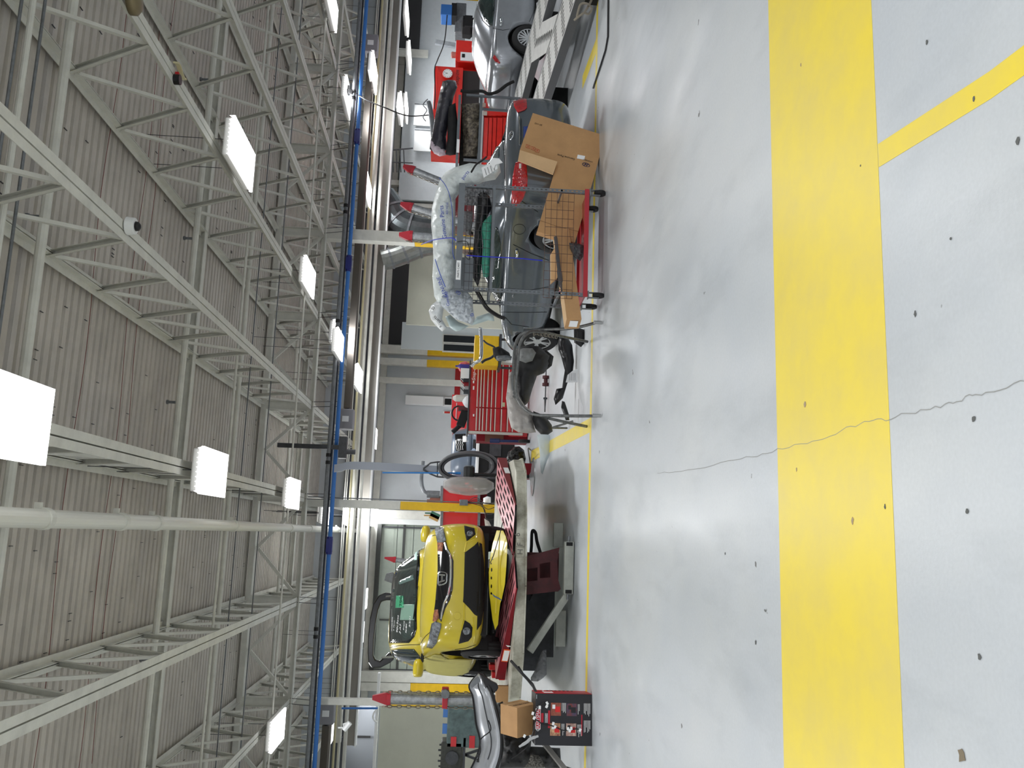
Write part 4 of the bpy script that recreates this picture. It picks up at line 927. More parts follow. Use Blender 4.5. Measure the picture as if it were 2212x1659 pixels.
pr_rect(1181, 1186.5, 1543, 1564, mat('silver_ink', (176, 180, 184), .5), 'print_strip'); text('print_text', 'COMPACT VAC', .019, M.Translation((fx(1553.5), -.004, fyy(1183.7))) @ M.Rotation(pi/2, 4, 'X'), ink, box, .0005, sx=.9)
pr_rect(1187.5, 1191.5, 1537, 1575, mat('logo_red', (180, 10, 40), .5), 'print_strip')
photo = [(1193, 1214, 1520, 1548, (150, 84, 66)), (1226, 1247, 1521, 1548, (60, 62, 90)), (1192, 1213, 1564, 1591, (206, 170, 130)), (1225, 1246, 1564, 1591, (210, 184, 170))]
for i, (a, b, c, d, col) in enumerate(photo):
    pr_rect(a, b, c, d, mat('photo_%d' % i, col, .5, var=.45, scale=24, var2=(120, 50, 34)), 'photo_panel')
    pr_rect(a+9, a+19, c+8, c+20, mat('photo_red', (206, 30, 34), .5) if i != 1 else black, 'photo_subject', .004); pr_rect(a+3, a+9, c+4, c+13, paper if i in (0, 2) else black, 'photo_detail', .004)
random.seed(3)
for (a, n, c) in ((1216, 4, 1520), (1249.5, 2, 1522), (1215.5, 3, 1565), (1248.5, 4, 1566), (1262, 6, 1520), (1262, 6, 1557)):
    for k in range(n):
        pr_rect(a+k*2.4, a+k*2.4+.8, c, c+random.uniform(14, 30 if a > 1260 else 27), white_ink, 'text_line')
pr_rect(1256.5, 1258.5, 1545, 1590, mat('logo_red', (180, 10, 40), .5), 'print_strip')
pr_rect(1162.5, 1163.6, 1503, 1512, mat('silver_ink', (176, 180, 184), .5), 'text_line')
# wiring loom hanging over the carton
def wpx(pts, n=6): return spline([W(x, y, Y=Y) for x, y, Y in pts], n)
loom = MB().tube(wpx([(1105, 1640, 9.6), (1140, 1612, 9.6), (1152, 1580, 9.5), (1158, 1556, 9.46), (1170, 1563, 9.5), (1190, 1567, 9.51), (1205, 1573, 9.5), (1220, 1578, 9.5), (1240, 1575, 9.5), (1250, 1575, 9.5)]), .006, 6).tube(wpx([(1158, 1556, 9.46), (1155, 1545, 9.5), (1163, 1528, 9.5), (1175, 1518, 9.5)]), .006, 6).build('wire_harness', black, label='black wiring harness with white plugs draped over the carton', cat='wiring')
for x, y in ((1182, 1519), (1181, 1526), (1166, 1528), (1151, 1541), (1154, 1551), (1195, 1563), (1199, 1570), (1227, 1574), (1231, 1578), (1234, 1573), (1253, 1577), (1133, 1590)):
    p = W(x, y, Y=9.48); c = MB().box(p, (.032, .02, .024), ry=random.uniform(-.6, .6)).build('plug', whitep, origin=p, bevel=.003); c.parent = loom; c.matrix_parent_inverse = loom.matrix_basis.inverted()
pts = wpx([(1122, 1613, 9.5), (1138, 1603, 9.45), (1146, 1596, 9.42), (1163, 1590, 9.4)])
MB().tube(pts, [.012]*3+[.016]*(len(pts)-6)+[.012]*3, 8).build('grey_strap', mat('strap_grey', (170, 172, 174), .4), label='short pale grey strap end poking up beside the carton', cat='strap')
# cardboard box on top of the carton, tilted toward the viewer
c0 = W(1119, 1557, Y=9.72); cb = empty('cardboard_box', tuple(c0), 0, 'small brown cardboard box on top of the black carton', 'box')
hw = .155
tip = W(1153, 1557, Y=9.62)
MB().at(M.Rotation(R_(-52), 4, 'X') @ M.Rotation(R_(-3), 4, 'Z')).box((0, .0, -.0), (.31, .30, .27)).build('carton_body', card, cb, bevel=.003)
MB().at(M.Rotation(R_(-52), 4, 'X') @ M.Rotation(R_(-3), 4, 'Z')).box((.1575, 0, .02), (.003, .30, .02)).build('tape_seam', cardl, cb)
T_ = M.Rotation(R_(-52), 4, 'X') @ M.Rotation(R_(-3), 4, 'Z')
text('print_text', 'MEYERCORD', .04, T_ @ M.Translation((.1565, .0, -.04)) @ M.Rotation(pi/2, 4, 'Z') @ M.Rotation(pi/2, 4, 'X'), ink, cb, .0004)
cb.location = V(c0)+V((0, .12, -.02))
# brown box behind, black strut rods, clear bag on floor
p = W(1099, 1499, Y=11.6); sb_ = empty('cardboard_box', (p.x, p.y, .76), .1, 'tan cardboard box half hidden on the rack end', 'box')
MB().box((0, 0, .06), (.2, .2, .17)).build('carton_body', card, sb_, bevel=.003); MB().box((0, 0, .147), (.05, .2, .002)).build('tape_seam', cardl, sb_)
pts = [W(1104, 1428, Y=10.2), W(1128, 1455, Y=10.0), W(1150, 1478, Y=9.85), W(1160, 1500, Y=9.7)]
MB().tube(pts, .016, 8).tube([W(1120, 1440, Y=10.1), W(1134, 1462, Y=10.0), W(1150, 1482, Y=9.9)], .011, 6).build('wiper_arm', black, label='long black rod sloping down to the carton\'s back corner', cat='rod')
def blob(name, pts, Y, depth, m, label, cat, amp=.02, seed=1, nu=26, sub=0, group=None, bev=None, floorz=None):
    """puffed, crumpled shape whose outline is given in photo pixels at depth Y"""
    rnd = random.Random(seed); v2 = [V(p) for p in pts]; n = len(v2); xs = [p.x for p in v2]; ys = [p.y for p in v2]
    st = max(max(xs)-min(xs), max(ys)-min(ys))/nu; g = []
    x = min(xs)+st/2
    while x < max(xs):
        y = min(ys)+st/2
        while y < max(ys):
            if inpoly((x, y), pts): g.append(V((x+rnd.uniform(-.3, .3)*st, y+rnd.uniform(-.3, .3)*st)))
            y += st
        x += st
    q, e, f, *_ = G.delaunay_2d_cdt(v2+g, [(i, (i+1) % n) for i in range(n)], [], 0, 1e-5)
    fs = [tuple(t) for t in f if inpoly(sum((q[i] for i in t), V((0, 0)))/len(t), pts)]
    def dist(p):
        d = 1e9
        for i in range(n):
            a, b = v2[i], v2[(i+1) % n]; t = max(0, min(1, (p-a).dot(b-a)/max(1e-9, (b-a).length_squared))); d = min(d, (p-(a+(b-a)*t)).length)
        return d
    mx = max(dist(p) for p in g) if g else 1
    F_, B_ = [], []
    for p in q:
        d = min(1, dist(p)/mx); h = math.sqrt(max(0, 1-(1-d)**2)); a_ = amp*rnd.uniform(-1, 1)*(1 if d > .02 else .2)
        F_.append(W(p.x, p.y, Y=Y-depth/2*h+a_)); B_.append(W(p.x, p.y, Y=Y+depth/2*h+.004+abs(a_)*.3))
    N = len(q); mb = MB(); mb.add(F_+B_, fs+[tuple(i+N for i in t[::-1]) for t in fs])
    o = mb.build(name, m, smooth=True, label=label, cat=cat, group=group); 
    if sub: s_ = o.modifiers.new('u', 'SUBSURF'); s_.levels = s_.render_levels = sub
    return o
blob('plastic_bag', zz(1020, 1290, 7.9, [(1175, 950), (1210, 900), (1265, 895), (1272, 1320), (1210, 1380), (1120, 1440), (1000, 1430), (1000, 1370), (1070, 1250), (1110, 1130)]), 11.6, .16, mat('grey_film', (150, 152, 156), .15, bump=.8, scale=14, alpha=.75), 'crumpled grey clear bag on the floor beside the carton', 'plastic bag', amp=.03)
# ---------------------------------------------------------------- silver bumper cover upright at the left
Rl = [[(1033, 1455, 10.3), (1014, 1480, 10.3), (1021, 1502, 10.25), (1025, 1532, 10.2), (1029, 1565, 10.15), (1037, 1600, 10.1), (1032, 1628, 10.05), (1012, 1672, 10.0)],
      [(1036, 1456, 10.22), (1026, 1481, 10.15), (1034, 1503, 10.12), (1039, 1532, 10.1), (1045, 1565, 10.05), (1052, 1600, 10.0), (1047, 1630, 9.95), (1028, 1674, 9.9)],
      [(1038, 1457, 10.14), (1040, 1482, 10.02), (1049, 1505, 9.99), (1056, 1533, 9.96), (1064, 1566, 9.92), (1070, 1600, 9.88), (1066, 1632, 9.84), (1048, 1676, 9.8)],
      [(1040, 1458, 10.1), (1051, 1482, 9.98), (1060, 1506, 9.95), (1069, 1534, 9.92), (1077, 1567, 9.88), (1081, 1600, 9.85), (1078, 1634, 9.81), (1064, 1678, 9.78)]]
Rs = [[W(p.x, p.y, Y=p.z) for p in spline([V(q) for q in r], 5)] for r in Rl]
mb = MB(); mb.loft(list(zip(*Rs)), closed=False)
bc = mb.build('bumper_cover', mat('silver_bumper', (176, 180, 186), .3, .4, coat=.5, var=.06), smooth=True, solid=.012, label='silver bumper cover standing on end behind the carton', cat='bumper cover')
def kid(mb, name, m, parent, **k):
    o = mb.build(name, m, origin=tuple(parent.location), **k); o.location = (0, 0, 0); o.parent = parent; return o
R4 = [W(p.x, p.y, Y=p.z) for p in spline([V(q) for q in [(1046, 1454, 10.1), (1062, 1482, 10.0), (1068, 1507, 9.97), (1077, 1535, 9.95), (1084, 1568, 9.92), (1087, 1600, 9.9), (1084, 1636, 9.86), (1071, 1680, 9.8)]], 5)]
q = MB(); q.loft(list(zip(Rs[3], [a.lerp(b, .5)+V((0, -.03, 0)) for a, b in zip(Rs[3], R4)], R4)), closed=False); kid(q, 'lower_trim', black, bc, smooth=True, solid=.012)
q = MB(); q.tube([p+V((0, -.01, 0)) for p in Rs[0]], .014, 6); kid(q, 'edge_lip', black, bc)
q = MB(); q.tube([a.lerp(b, .5)+V((0, -.02, 0)) for a, b in zip(Rs[2], Rs[1])][2:32], .006, 6); kid(q, 'styling_crease', darkst, bc)
for zp in ([(2000, 100), (1900, 170), (1860, 240), (1890, 300), (1960, 240), (2040, 180)],):
    a = [W(*p, Y=9.98) for p in zz(780, 1449, 7.9, zp)]; q = MB(); q.prism(a, (0, .03, 0)); kid(q, 'torn_corner', greyst, bc)
q = MB(); q.prism([W(*p, Y=9.97) for p in zz(1020, 1449, 7.9, [(110, 40), (330, 180), (430, 235), (450, 290), (420, 345), (340, 400), (250, 350), (170, 180)])], (0, .1, 0)); kid(q, 'fog_housing', black, bc, bevel=.01)
q = MB(); q.tube(wpx([(1055, 1556, 9.85), (1060, 1570, 9.84), (1058, 1580, 9.85), (1043, 1592, 9.87), (1036, 1602, 9.9), (1038, 1620, 9.88), (1033, 1640, 9.88)]), .007, 6).box(W(1033, 1632, Y=9.86), (.03, .02, .03)).box(W(1032, 1643, Y=9.86), (.03, .02, .03)); kid(q, 'sensor_cable', black, bc, kind='stuff')
# dark liners heaped under the bumper
blob('fender_liner', zz(1020, 1449, 7.9, [(430, 560), (520, 520), (545, 600), (510, 1050), (745, 1110), (960, 1080), (1010, 1200), (1000, 1290), (1200, 1300), (1500, 1320), (1520, 1600), (1700, 1659), (400, 1659), (520, 1450), (520, 1200), (440, 950)]), 10.3, .5, mat('liner_black', (20, 20, 22), .6, bump=.4, scale=8), 'heap of dark wheel liners under the silver bumper cover', 'car part', amp=.04, seed=5)
a, b = W(1170, 1610, Y=9.9), W(1236, 1659, Y=9.6); MB().beam(a+V((.05, 0, 0)), b+V((-.1, 0, 0)), .035, .05).build('wooden_prop', mat('grey_bar', (136, 134, 130), .5), label='grey sloping bar at the lower left corner by the carton', cat='bar')
blob('grey_trim', zz(1020, 1449, 7.9, [(1000, 1430), (1130, 1440), (1180, 1500), (1250, 1659), (880, 1659), (960, 1560)]), 9.8, .2, mat('trim_taupe', (96, 94, 88), .6, bump=.3), 'dull grey crumpled trim piece at the left edge', 'car part', amp=.03, seed=9)
# workbench group against the cream wall
p = W(1000, 1560, Y=20); tc = empty('tool_cart', (p.x, 20, 0), 0, 'red tool cart with teal side behind the silver bumper', 'tool cart')
MB().box((0, 0, .95), (.95, .5, 1.0)).build('cabinet', mat('teal_grey', (92, 112, 112), .5, var=.3), tc, bevel=.02)
for z, w2 in ((1.30, .4), (.9, .5), (.55, .6)): MB().box((-.35, -.26, z), (w2*.5, .03, .12)).build('red_bracket', redp, tc)
MB().cyl((.33, -.26, .55), (.33, -.3, .55), .16, n=20).build('reel', mat('reel_green', (40, 96, 84), .5), tc)
for x in (-.42, .42): MB().cyl((x, 0, 0), (x, .05, .45), .03).build('leg', darkst, tc)
for i, (x, c) in enumerate(((.22, (70, 120, 190)), (-.12, (70, 130, 196)))):
    MB().box((x, -.1, 1.5), (.2, .08, .1)).build('blue_tray', mat('tray_blue', c, .5), tc)
p = W(990, 1630, Y=20); en = empty('engine_stand', (p.x, 20, 0), 0, 'dark greasy motor on a stand at the far left', 'engine')
MB().box((0, 0, 1.33), (.62, .5, .46)).build('motor', mat('greasy', (60, 62, 56), .5, var=.4, scale=12), en, bevel=.03)
for k in range(5): MB().cyl((-.22+.11*k, -.1, 1.56), (-.22+.11*k, -.1, 1.60+.02*(k % 2)), .02).build('stud', darkst, en)
MB().cyl((.0, -.25, 1.32), (0, -.32, 1.32), .14, n=18).build('flange', darkst, en); MB().box((0, 0, 1.06), (.8, .5, .05)).build('tray', darkst, en)
for x, y in ((-.35, 0), (.35, 0)): MB().beam((0, 0, 1.04), (x, y, 0), .05, .05).build('leg', darkst, en)
# ---------------------------------------------------------------- parts cart
cart = empty('parts_cart', (3.22, 9.42, 0), 0, 'grey slotted-angle parts cart with red bottom shelf before the grey sedan', 'cart')
slot_g = mat('slotted_grey', (112, 118, 124), .45, .4, var=.08)
grid_m = mat('wire_brown', (92, 66, 56), .5, .3)
XL, XR, YF, YB = 2.66, 3.86, 9.17, 9.69
def post(x, y, z0, z1):
    q = wm(cart); L = z1-z0
    for ang in (0, 1):
        hs = []; n = int(L/.05)
        for i in range(n): hs.append([(.006, .02+i*.05), (.026, .02+i*.05), (.026, .045+i*.05), (.006, .045+i*.05)] if 0 else [(.012, .018+i*.05), (.024, .018+i*.05), (.024, .042+i*.05), (.012, .042+i*.05)])
        T = frame(V((x, y, z0)), (1, 0, 0) if ang == 0 else (0, 1, 0), (0, 0, 1)); q.plate([(0, 0), (.036, 0), (.036, L), (0, L)], hs, .003, T)
    return q.build('post', slot_g, cart)
for x in (XL-.018, XR-.018):
    for y in (YF, YB): post(x, y, .2, 1.66)
wm(cart).box(((XL+XR)/2, (YF+YB)/2, .205), (XR-XL, YB-YF, .02)).build('bottom_shelf', mat('shelf_red', (170, 20, 36), .35, coat=.4), cart)
for y in (YF-.01, YB+.01): wm(cart).box(((XL+XR)/2, y, .215), (XR-XL+.06, .012, .05)).build('shelf_edge', mat('shelf_red', (170, 20, 36), .35), cart)
a, b = W(1068, 405, Y=YF), W(1068, 640, Y=YF); zs = (a.z+b.z)/2
for y in (YF, YB):
    wm(cart).box(((XL+XR)/2, y, 1.265), (XR-XL, .01, .035)).build('rail', slot_g, cart)
wm(cart).box(((XL+XR)/2, (YF+YB)/2, 1.26), (XR-XL, YB-YF, .01)).build('middle_shelf', slot_g, cart)
for y in (YF, YB): wm(cart).box(((XL+XR)/2, y-.004, 1.625), (XR-XL+.02, .01, .07)).build('rail', slot_g, cart)
wm(cart).box((XL+.2, YF+.15, 1.56), (.4, .01, .2)).build('back_plate', slot_g, cart)
wm(cart).box((XL+.20, YF-.012, 1.625), (.22, .004, .05)).build('name_plate', paper, cart)
text('lettering', 'PARTS CART', .03, M.Translation(V((XL+.20, YF-.0155, 1.625))-cart.location) @ M.Rotation(pi/2, 4, 'X'), ink, cart, .0005)
def grid(x0, x1, z0, z1, y, nx, nz, m):
    q = wm(cart); fr = .004
    for i in range(nx+1):
        x = x0+(x1-x0)*i/nx; q.box((x, y, (z0+z1)/2), (.0045, .0045, z1-z0))
    for i in range(nz+1):
        z = z0+(z1-z0)*i/nz; q.box(((x0+x1)/2, y, z), (x1-x0, .0045, .0045))
    q.build('wire_grid', m, cart)
grid(XL-.02, XR-.04, 1.28, 1.56, YF-.006, 12, 5, mat('wire_dark', (62, 60, 62), .5, .4)); grid(XL-.02, XR, 1.28, 1.56, YB+.006, 12, 5, _m['wire_dark'])
grid(XL-.06, XR-.03, .36, .68, YF-.006, 12, 5, grid_m)
wm(cart).beam((XL, YB, .5), (XL, YF, .5), .02, .02).beam((XR, YB, .5), (XR, YF, .5), .02, .02).build('end_rail', slot_g, cart)
for x in (XL, XR):
    for y in (YF+.02, YB-.02):
        f_ = wm(cart); f_.box((x-.028, y, .12), (.006, .05, .12)).box((x+.028, y, .12), (.006, .05, .12)).box((x, y, .18), (.08, .08, .012)); f_.build('caster_fork', greyst, cart)
        wm(cart).cyl((x-.018, y, .065), (x+.018, y, .065), .064, n=20).cyl((x-.024, y, .065), (x+.024, y, .065), .022, n=12).build('caster_wheel', rubber, cart)
# blue straps
for pts in ([(910, 528, 9.5), (938, 518, 9.3), (975, 514, 9.12), (985, 520, 9.12)], [(1008, 552, 9.13), (1060, 555, 9.13), (1120, 558, 9.1), (1172, 563, 9.12)]):
    MB().tube(wpx(pts), .006, 6).build('blue_strap', mat('strap_blue', (24, 40, 190), .5), label='thin blue strap %s' % ('over the wrapped bumper bag' if pts[0][0] < 1000 else 'hanging straight down the front of the parts cart'), cat='strap')
MB().tube(wpx([(988, 522, 9.14), (1010, 524, 9.13), (1070, 380, 9.6)][:2]+[(1014, 560, 9.14), (1004, 553, 9.14)]), .005, 5).build('bungee_cord', black, label='short black bungee cord on the cart top rail', cat='cord')
# wrapped bumper bags on top of the cart
o = blob('wrapped_bumper', [(980, 362), (962, 372), (949, 392), (940, 420), (933, 450), (931, 485), (935, 520), (936, 560), (934, 600), (938, 640), (946, 655), (968, 648), (982, 628), (990, 600), (984, 560), (983, 500), (984, 430), (1000, 405), (1022, 400), (1048, 392), (1070, 388), (1082, 372), (1078, 350), (1046, 356), (1015, 352)], 9.62, .42, milky, 'bumper cover in pale plastic film arched over the parts cart', 'wrapped bumper', amp=.042, seed=2, nu=40)
def on_blob(o, px, s, size, m, ang=0, Yt=9.38, ital=0):
    p = W(px[0], px[1], Y=Yt); T = M.Translation(p) @ M.Rotation(pi/2, 4, 'X') @ M.Rotation(ang, 4, 'Z'); t = text('print_text', s, size, T, m, None, .0004, shear=ital); t.parent = o; t.matrix_parent_inverse = o.matrix_basis.inverted(); return t
for px, s, sz, an in (((957, 480), 'Genuine Parts', .07, .15), ((955, 620), 'GENUINE', .06, .4), ((1005, 378), 'parts', .06, -.6), ((966, 450), 'RECYCLE', .035, .05)): on_blob(o, px, s, sz, blueink, an, 9.37 if px[0] != 1005 else 9.36)
q = MB().tube(wpx([(949, 384, 9.4), (962, 400, 9.37), (972, 425, 9.36), (978, 470, 9.36), (978, 540, 9.36), (982, 560, 9.36)]), .004, 5).tube(wpx([(940, 560, 9.38), (950, 590, 9.36), (962, 620, 9.38)]), .005, 5).build('blue_seam', mat('seam_blue', (60, 90, 190), .4), origin=tuple(o.location)); q.location = (0, 0, 0); q.parent = o
o = blob('wrapped_part', [(956, 632), (943, 650), (931, 660), (926, 672), (931, 690), (940, 702), (955, 716), (966, 708), (955, 690), (958, 668), (972, 650), (972, 634)], 9.75, .3, mat('white_bag', (226, 230, 232), .25, bump=.4, scale=9), 'white plastic bag with black print at the cart\'s left end', 'plastic bag', amp=.02, seed=4, nu=18)
for px, s in (((936, 665), 'G'), ((944, 690), 'parts'), ((951, 706), 'a')): on_blob(o, px, s, .05, ink, .8, 9.55)
o = blob('wrapped_part', [(952, 640), (960, 628), (978, 625), (992, 628), (1010, 630), (1021, 645), (1022, 665), (1026, 690), (1020, 702), (1000, 695), (985, 690), (965, 672), (953, 660)], 9.5, .28, mat('clear_white_bag', (214, 222, 230), .15, bump=.9, scale=10, alpha=.8), 'shiny clear bag with blue print hanging from the cart corner', 'plastic bag', amp=.04, seed=6, nu=22)
for px, s, an in (((966, 645), 'Genuine', .2), ((990, 632), 'GS', .9), ((1020, 680), 'G', .5)): on_blob(o, px, s, .05, blueink, an, 9.3)
blob('headlamp_unit', [(962, 684), (972, 680), (990, 695), (1012, 704), (1030, 700), (1055, 692), (1068, 694), (1066, 680), (1055, 676), (1030, 684), (1020, 700), (1000, 712), (985, 716), (972, 708)], 9.95, .14, mat('pale_blue_panel', (190, 208, 210), .3), 'pale blue curved panel sticking out behind the hanging bag', 'car panel', amp=.01, seed=8, nu=18)
# contents behind the wire front
blob('black_trim', [(1032, 418), (1046, 412), (1058, 425), (1062, 450), (1052, 470), (1040, 500), (1042, 540), (1038, 600), (1032, 620), (1022, 600), (1020, 560), (1024, 520), (1030, 460)], 9.42, .18, mat('bagged_black', (30, 30, 34), .25, bump=.6), 'black trim piece in thin plastic on the cart middle shelf', 'car part', amp=.02, seed=11)
blob('bubble_bag', [(1062, 462), (1066, 480), (1062, 540), (1064, 570), (1060, 592), (1052, 600), (1044, 598), (1040, 570), (1044, 530), (1040, 500), (1042, 480)], 9.38, .2, mat('bubble_green', (84, 178, 152), .3, bump=1.0, scale=34), 'green bubble-wrap bag lying behind the wire front of the cart', 'bag', amp=.02, seed=12)
blob('clear_bag', [(1000, 402), (1020, 404), (1050, 400), (1062, 415), (1050, 430), (1020, 445), (1004, 440)], 9.5, .2, mat('grey_film', (170, 178, 182), .15, bump=.8, scale=14, alpha=.75), 'crumpled clear bag at the right end of the middle shelf', 'plastic bag', amp=.04, seed=13)
blob('clear_bag', [(1000, 455), (1022, 458), (1020, 490), (1014, 510), (1000, 500)], 9.5, .15, _m['grey_film'], 'clear bag hanging behind the top rail near the sign end', 'plastic bag', amp=.03, seed=14)
pts = wpx([(1026, 625, 9.3), (1040, 650, 9.3), (1052, 668, 9.35), (1072, 682, 9.4), (1090, 690, 9.42)]); MB().tube(pts, .014, 8).tube([p+V((.02, .02, -.02)) for p in pts], .01, 6).build('rubber_seal', black, label='bent black rubber strip drooping off the cart\'s left end', cat='rubber strip')
pts = wpx([(1000, 352, 9.2), (1018, 368, 9.25), (1032, 384, 9.3), (1044, 390, 9.3)]); 
MB().tube(wpx([(1051, 339, 9.3), (1040, 348, 9.25), (1028, 356, 9.22), (1018, 372, 9.2)]), .011, 8).build('black_strip', black, label='short curved black strip with a tag on the bag\'s right end', cat='strip')
tg = MB(); tg.prism([W(x, y, Y=9.2) for x, y in ((1040, 362), (1070, 348), (1075, 364), (1045, 384))], (0, .003, 0)); t_ = tg.build('paper_tag', paper, label='white printed paper tag on the sedan trunk side of the bag', cat='tag')
for k in range(4): q = MB(); q.beam(W(1047+k*6, 364-k*3, Y=9.195), W(1051+k*6, 378-k*3.2, Y=9.195), .002, .004); kid(q, 'text_line', ink, t_)
tg = MB(); P4 = [W(x, y, Y=9.18) for x, y in ((1057, 350), (1064, 341), (1078, 342), (1086, 351), (1070, 356), (1066, 366))]; tg.prism(P4, (0, .01, 0)); tg.build('paper_tag', paper, label='curled white paper slip beside the black strip', cat='tag')
# items on the bottom shelf
def longbox(name, p0, p1, w_, h_, m, label):
    a, b = V(p0), V(p1); mb = MB(); mb.beam(a, b, w_, h_); o = mb.build(name, m, label=label, cat='box', bevel=.002); return o
a, b = W(1212, 505, Y=9.55), W(1238, 700, Y=9.18)
lb_ = longbox('long_carton', a, b, .20, .16, card, 'long tan carton lying on the bottom shelf, sticking out left')
t = (b-a).normalized(); q = MB(); q.beam(a+V((0, 0, .083)), b+V((0, 0, .083)), .198, .003); kid(q, 'carton_top', cardl, lb_)
for y_, sz in ((663, .07), (685, .0), (640, .06)):
    if sz: c = a.lerp(b, (y_-505)/195); q = MB(); q.beam(c+V((0, -.103, -.0)), c+t*sz+V((0, -.103, 0)), .003, .07); kid(q, 'shipping_label', paper, lb_)
q = MB(); q.box(b+t*.004+V((0, -.02, .0)), (.004, .12, .09), rz=math.atan2(t.y, t.x)); kid(q, 'end_label', paper, lb_)
a, b = W(1196, 520, Y=9.5), W(1200, 605, Y=9.4)
mb = MB(); mb.prism([W(x, y, Y=9.5) for x, y in ((1190, 548), (1198, 536), (1206, 540), (1204, 600), (1190, 612))], (0, .06, 0)); mb.build('open_flap_box', cardl, label='pale open carton flap behind the dark strip on the cart', cat='box')
MB().tube(wpx([(1200, 512, 9.3), (1205, 560, 9.28), (1210, 600, 9.26), (1214, 630, 9.24)]), [.022]*10+[.03]*6+[.012]*3, 6).build('grey_bracket', mat('bracket_grey', (86, 88, 92), .5, .3), label='long dark grey bracket resting on the tan carton', cat='bracket')
mb = MB(); mb.prism([W(x, y, Y=9.26) for x, y in ((1211, 615), (1222, 598), (1226, 615), (1215, 638))], (0, .03, 0)); mb.build('mirror_part', darkst, label='small dark angular piece with pink tag on the carton', cat='car part')
MB().lathe([(.014, 0), (.02, .012), (.014, .024)], 8, tuple(W(1211, 632, Y=9.22))).build('pink_tag', mat('pink', (240, 110, 150), .5), label='small pink tag tied to the dark bracket', cat='tag')
blob('clear_bag', zz(900, 380, 5.267, [(1735, 760), (1850, 770), (1900, 790), (1890, 920), (1860, 970), (1790, 920), (1745, 830)]), 9.35, .12, mat('dark_film', (80, 82, 86), .15, bump=.9, scale=16, alpha=.85), 'dark part in a shiny clear bag on the red shelf', 'plastic bag', amp=.02, seed=15, nu=16)
# big L-shaped flat carton standing on the cart
def fYc(x, y): return 9.44+(524-y)/280*.30
holed(None, [(1151, 244), (1307, 293), (1284, 380), (1242, 524), (1160, 500), (1204, 349), (1123, 324)], [], fYc, .12, 'flat_carton', card, label='big flat tan carton leaning out of the cart to the floor', cat='box')
fc = bpy.context.scene.objects['flat_carton']
mb = MB(); mb.prism([W(x, y, Y=9.60-.05) for x, y in ((1123, 324), (1119, 346), (1195, 376), (1204, 349))], (0, .03, 0)); kid(mb, 'carton_end', cardl, fc)
def on_carton(px, s, size, m, ang=0, sx=1):
    p = W(px[0], px[1], Y=fYc(*px)-.004); a_, b_ = W(1307, 293, Y=fYc(1307, 293)), W(1242, 524, Y=fYc(1242, 524)); x = (a_-b_).normalized(); up = V((0, 0, 1)); n = x.cross(up); y = n.cross(x)
    T = frame(p, x, y) @ M.Rotation(ang, 4, 'Z'); t = text('print_text', s, size, T, m, None, .0004, sx=sx); t.parent = fc; t.matrix_parent_inverse = fc.matrix_basis.inverted(); return t
on_carton((1228, 342), 'Genuine Parts', .058, ink, R_(90)+pi-pi/2*0+0, 1) if 0 else None
AN = R_(-102)
mid = M.Identity(4)
for px, s, sz in (((1223, 339), 'Genuine Parts', .038), ((1270, 347), 'HYUNDAI', .027)):
    on_carton(px, s, sz, ink, pi/2, 1)
on_carton((1163, 268), 'BF-HG', .034, mat('stamp', (110, 84, 60), .8), pi/2)
p = W(1266, 356, Y=fYc(1266, 356)-.004)
q = MB(); T = M.Translation(p) @ M.Rotation(pi/2, 4, 'X') @ M.Rotation(R_(75), 4, 'Z'); q.at(T).tube([(.045*cos(t), .022*sin(t), 0) for t in [2*pi*k/20 for k in range(20)]], .004, 5, True).beam((-.02, -.015, 0), (-.008, .015, 0), .008, .004).beam((.008, -.015, 0), (.02, .015, 0), .008, .004).beam((-.012, 0, 0), (.012, 0, 0), .006, .004); kid(q, 'logo', mat('navy_ink', (30, 34, 80), .6), fc)
q = MB(); q.prism([W(x, y, Y=fYc(x, y)-.005) for x, y in ((1248, 334), (1264, 337), (1262, 345), (1246, 342))], (0, .003, 0)); kid(q, 'sticker', paper, fc)
for k, (x0, y0) in enumerate(((1137, 312), (1148, 316), (1157, 321))):
    q = MB(); q.tube([W(x, y, Y=fYc(x, y)-.004) for x, y in ((x0, y0), (x0+8, y0+2.5), (x0+7, y0+9), (x0-1, y0+6.5))], .0022, 4, True)
    q.prism([W(x, y, Y=fYc(x, y)-.004) for x, y in ((x0+2, y0+3), (x0+5, y0+4), (x0+4, y0+6.5))], (0, .002, 0)); kid(q, 'handling_mark', redink, fc, kind='stuff')
q = MB(); q.tube([W(x, y, Y=fYc(x, y)-.003) for x, y in ((1163, 475), (1200, 488), (1250, 500))], .002, 4); kid(q, 'fold_line', mat('crease', (120, 88, 58), .8), fc)
# ---------------------------------------------------------------- bumper stand with covers
st_ = empty('bumper_stand', (1.87, 9.75, 0), 0, 'bent grey tube stand with crossed legs carrying bumper covers', 'stand')
tubem = mat('galv_tube', (122, 124, 124), .35, .6, var=.3, scale=20)
def utube(fr, fl, top_pts, r=.017):
    pts = [V(fr)]+[W(x, y, Y=Y) for x, y, Y in top_pts]+[V(fl)]; P_ = spline(pts, 8)
    return wm(st_).tube(P_, r, 10).build('bent_tube', tubem, st_, smooth=True)
utube((2.42, 9.43, .02), (1.31, 10.1, .02), [(1236, 709, 9.6), (1160, 713, 9.8), (1127, 722, 9.85), (1113, 745, 9.85), (1109, 790, 9.8), (1107, 835, 9.8), (1116, 868, 9.85), (1140, 890, 9.9), (1200, 907, 10.0)])
utube((2.36, 10.18, .02), (1.34, 9.39, .02), [(1220, 728, 10.0), (1160, 716, 9.7), (1135, 724, 9.6), (1122, 748, 9.6), (1118, 790, 9.6), (1114, 840, 9.6), (1124, 872, 9.55), (1150, 894, 9.5), (1200, 898, 9.45)])
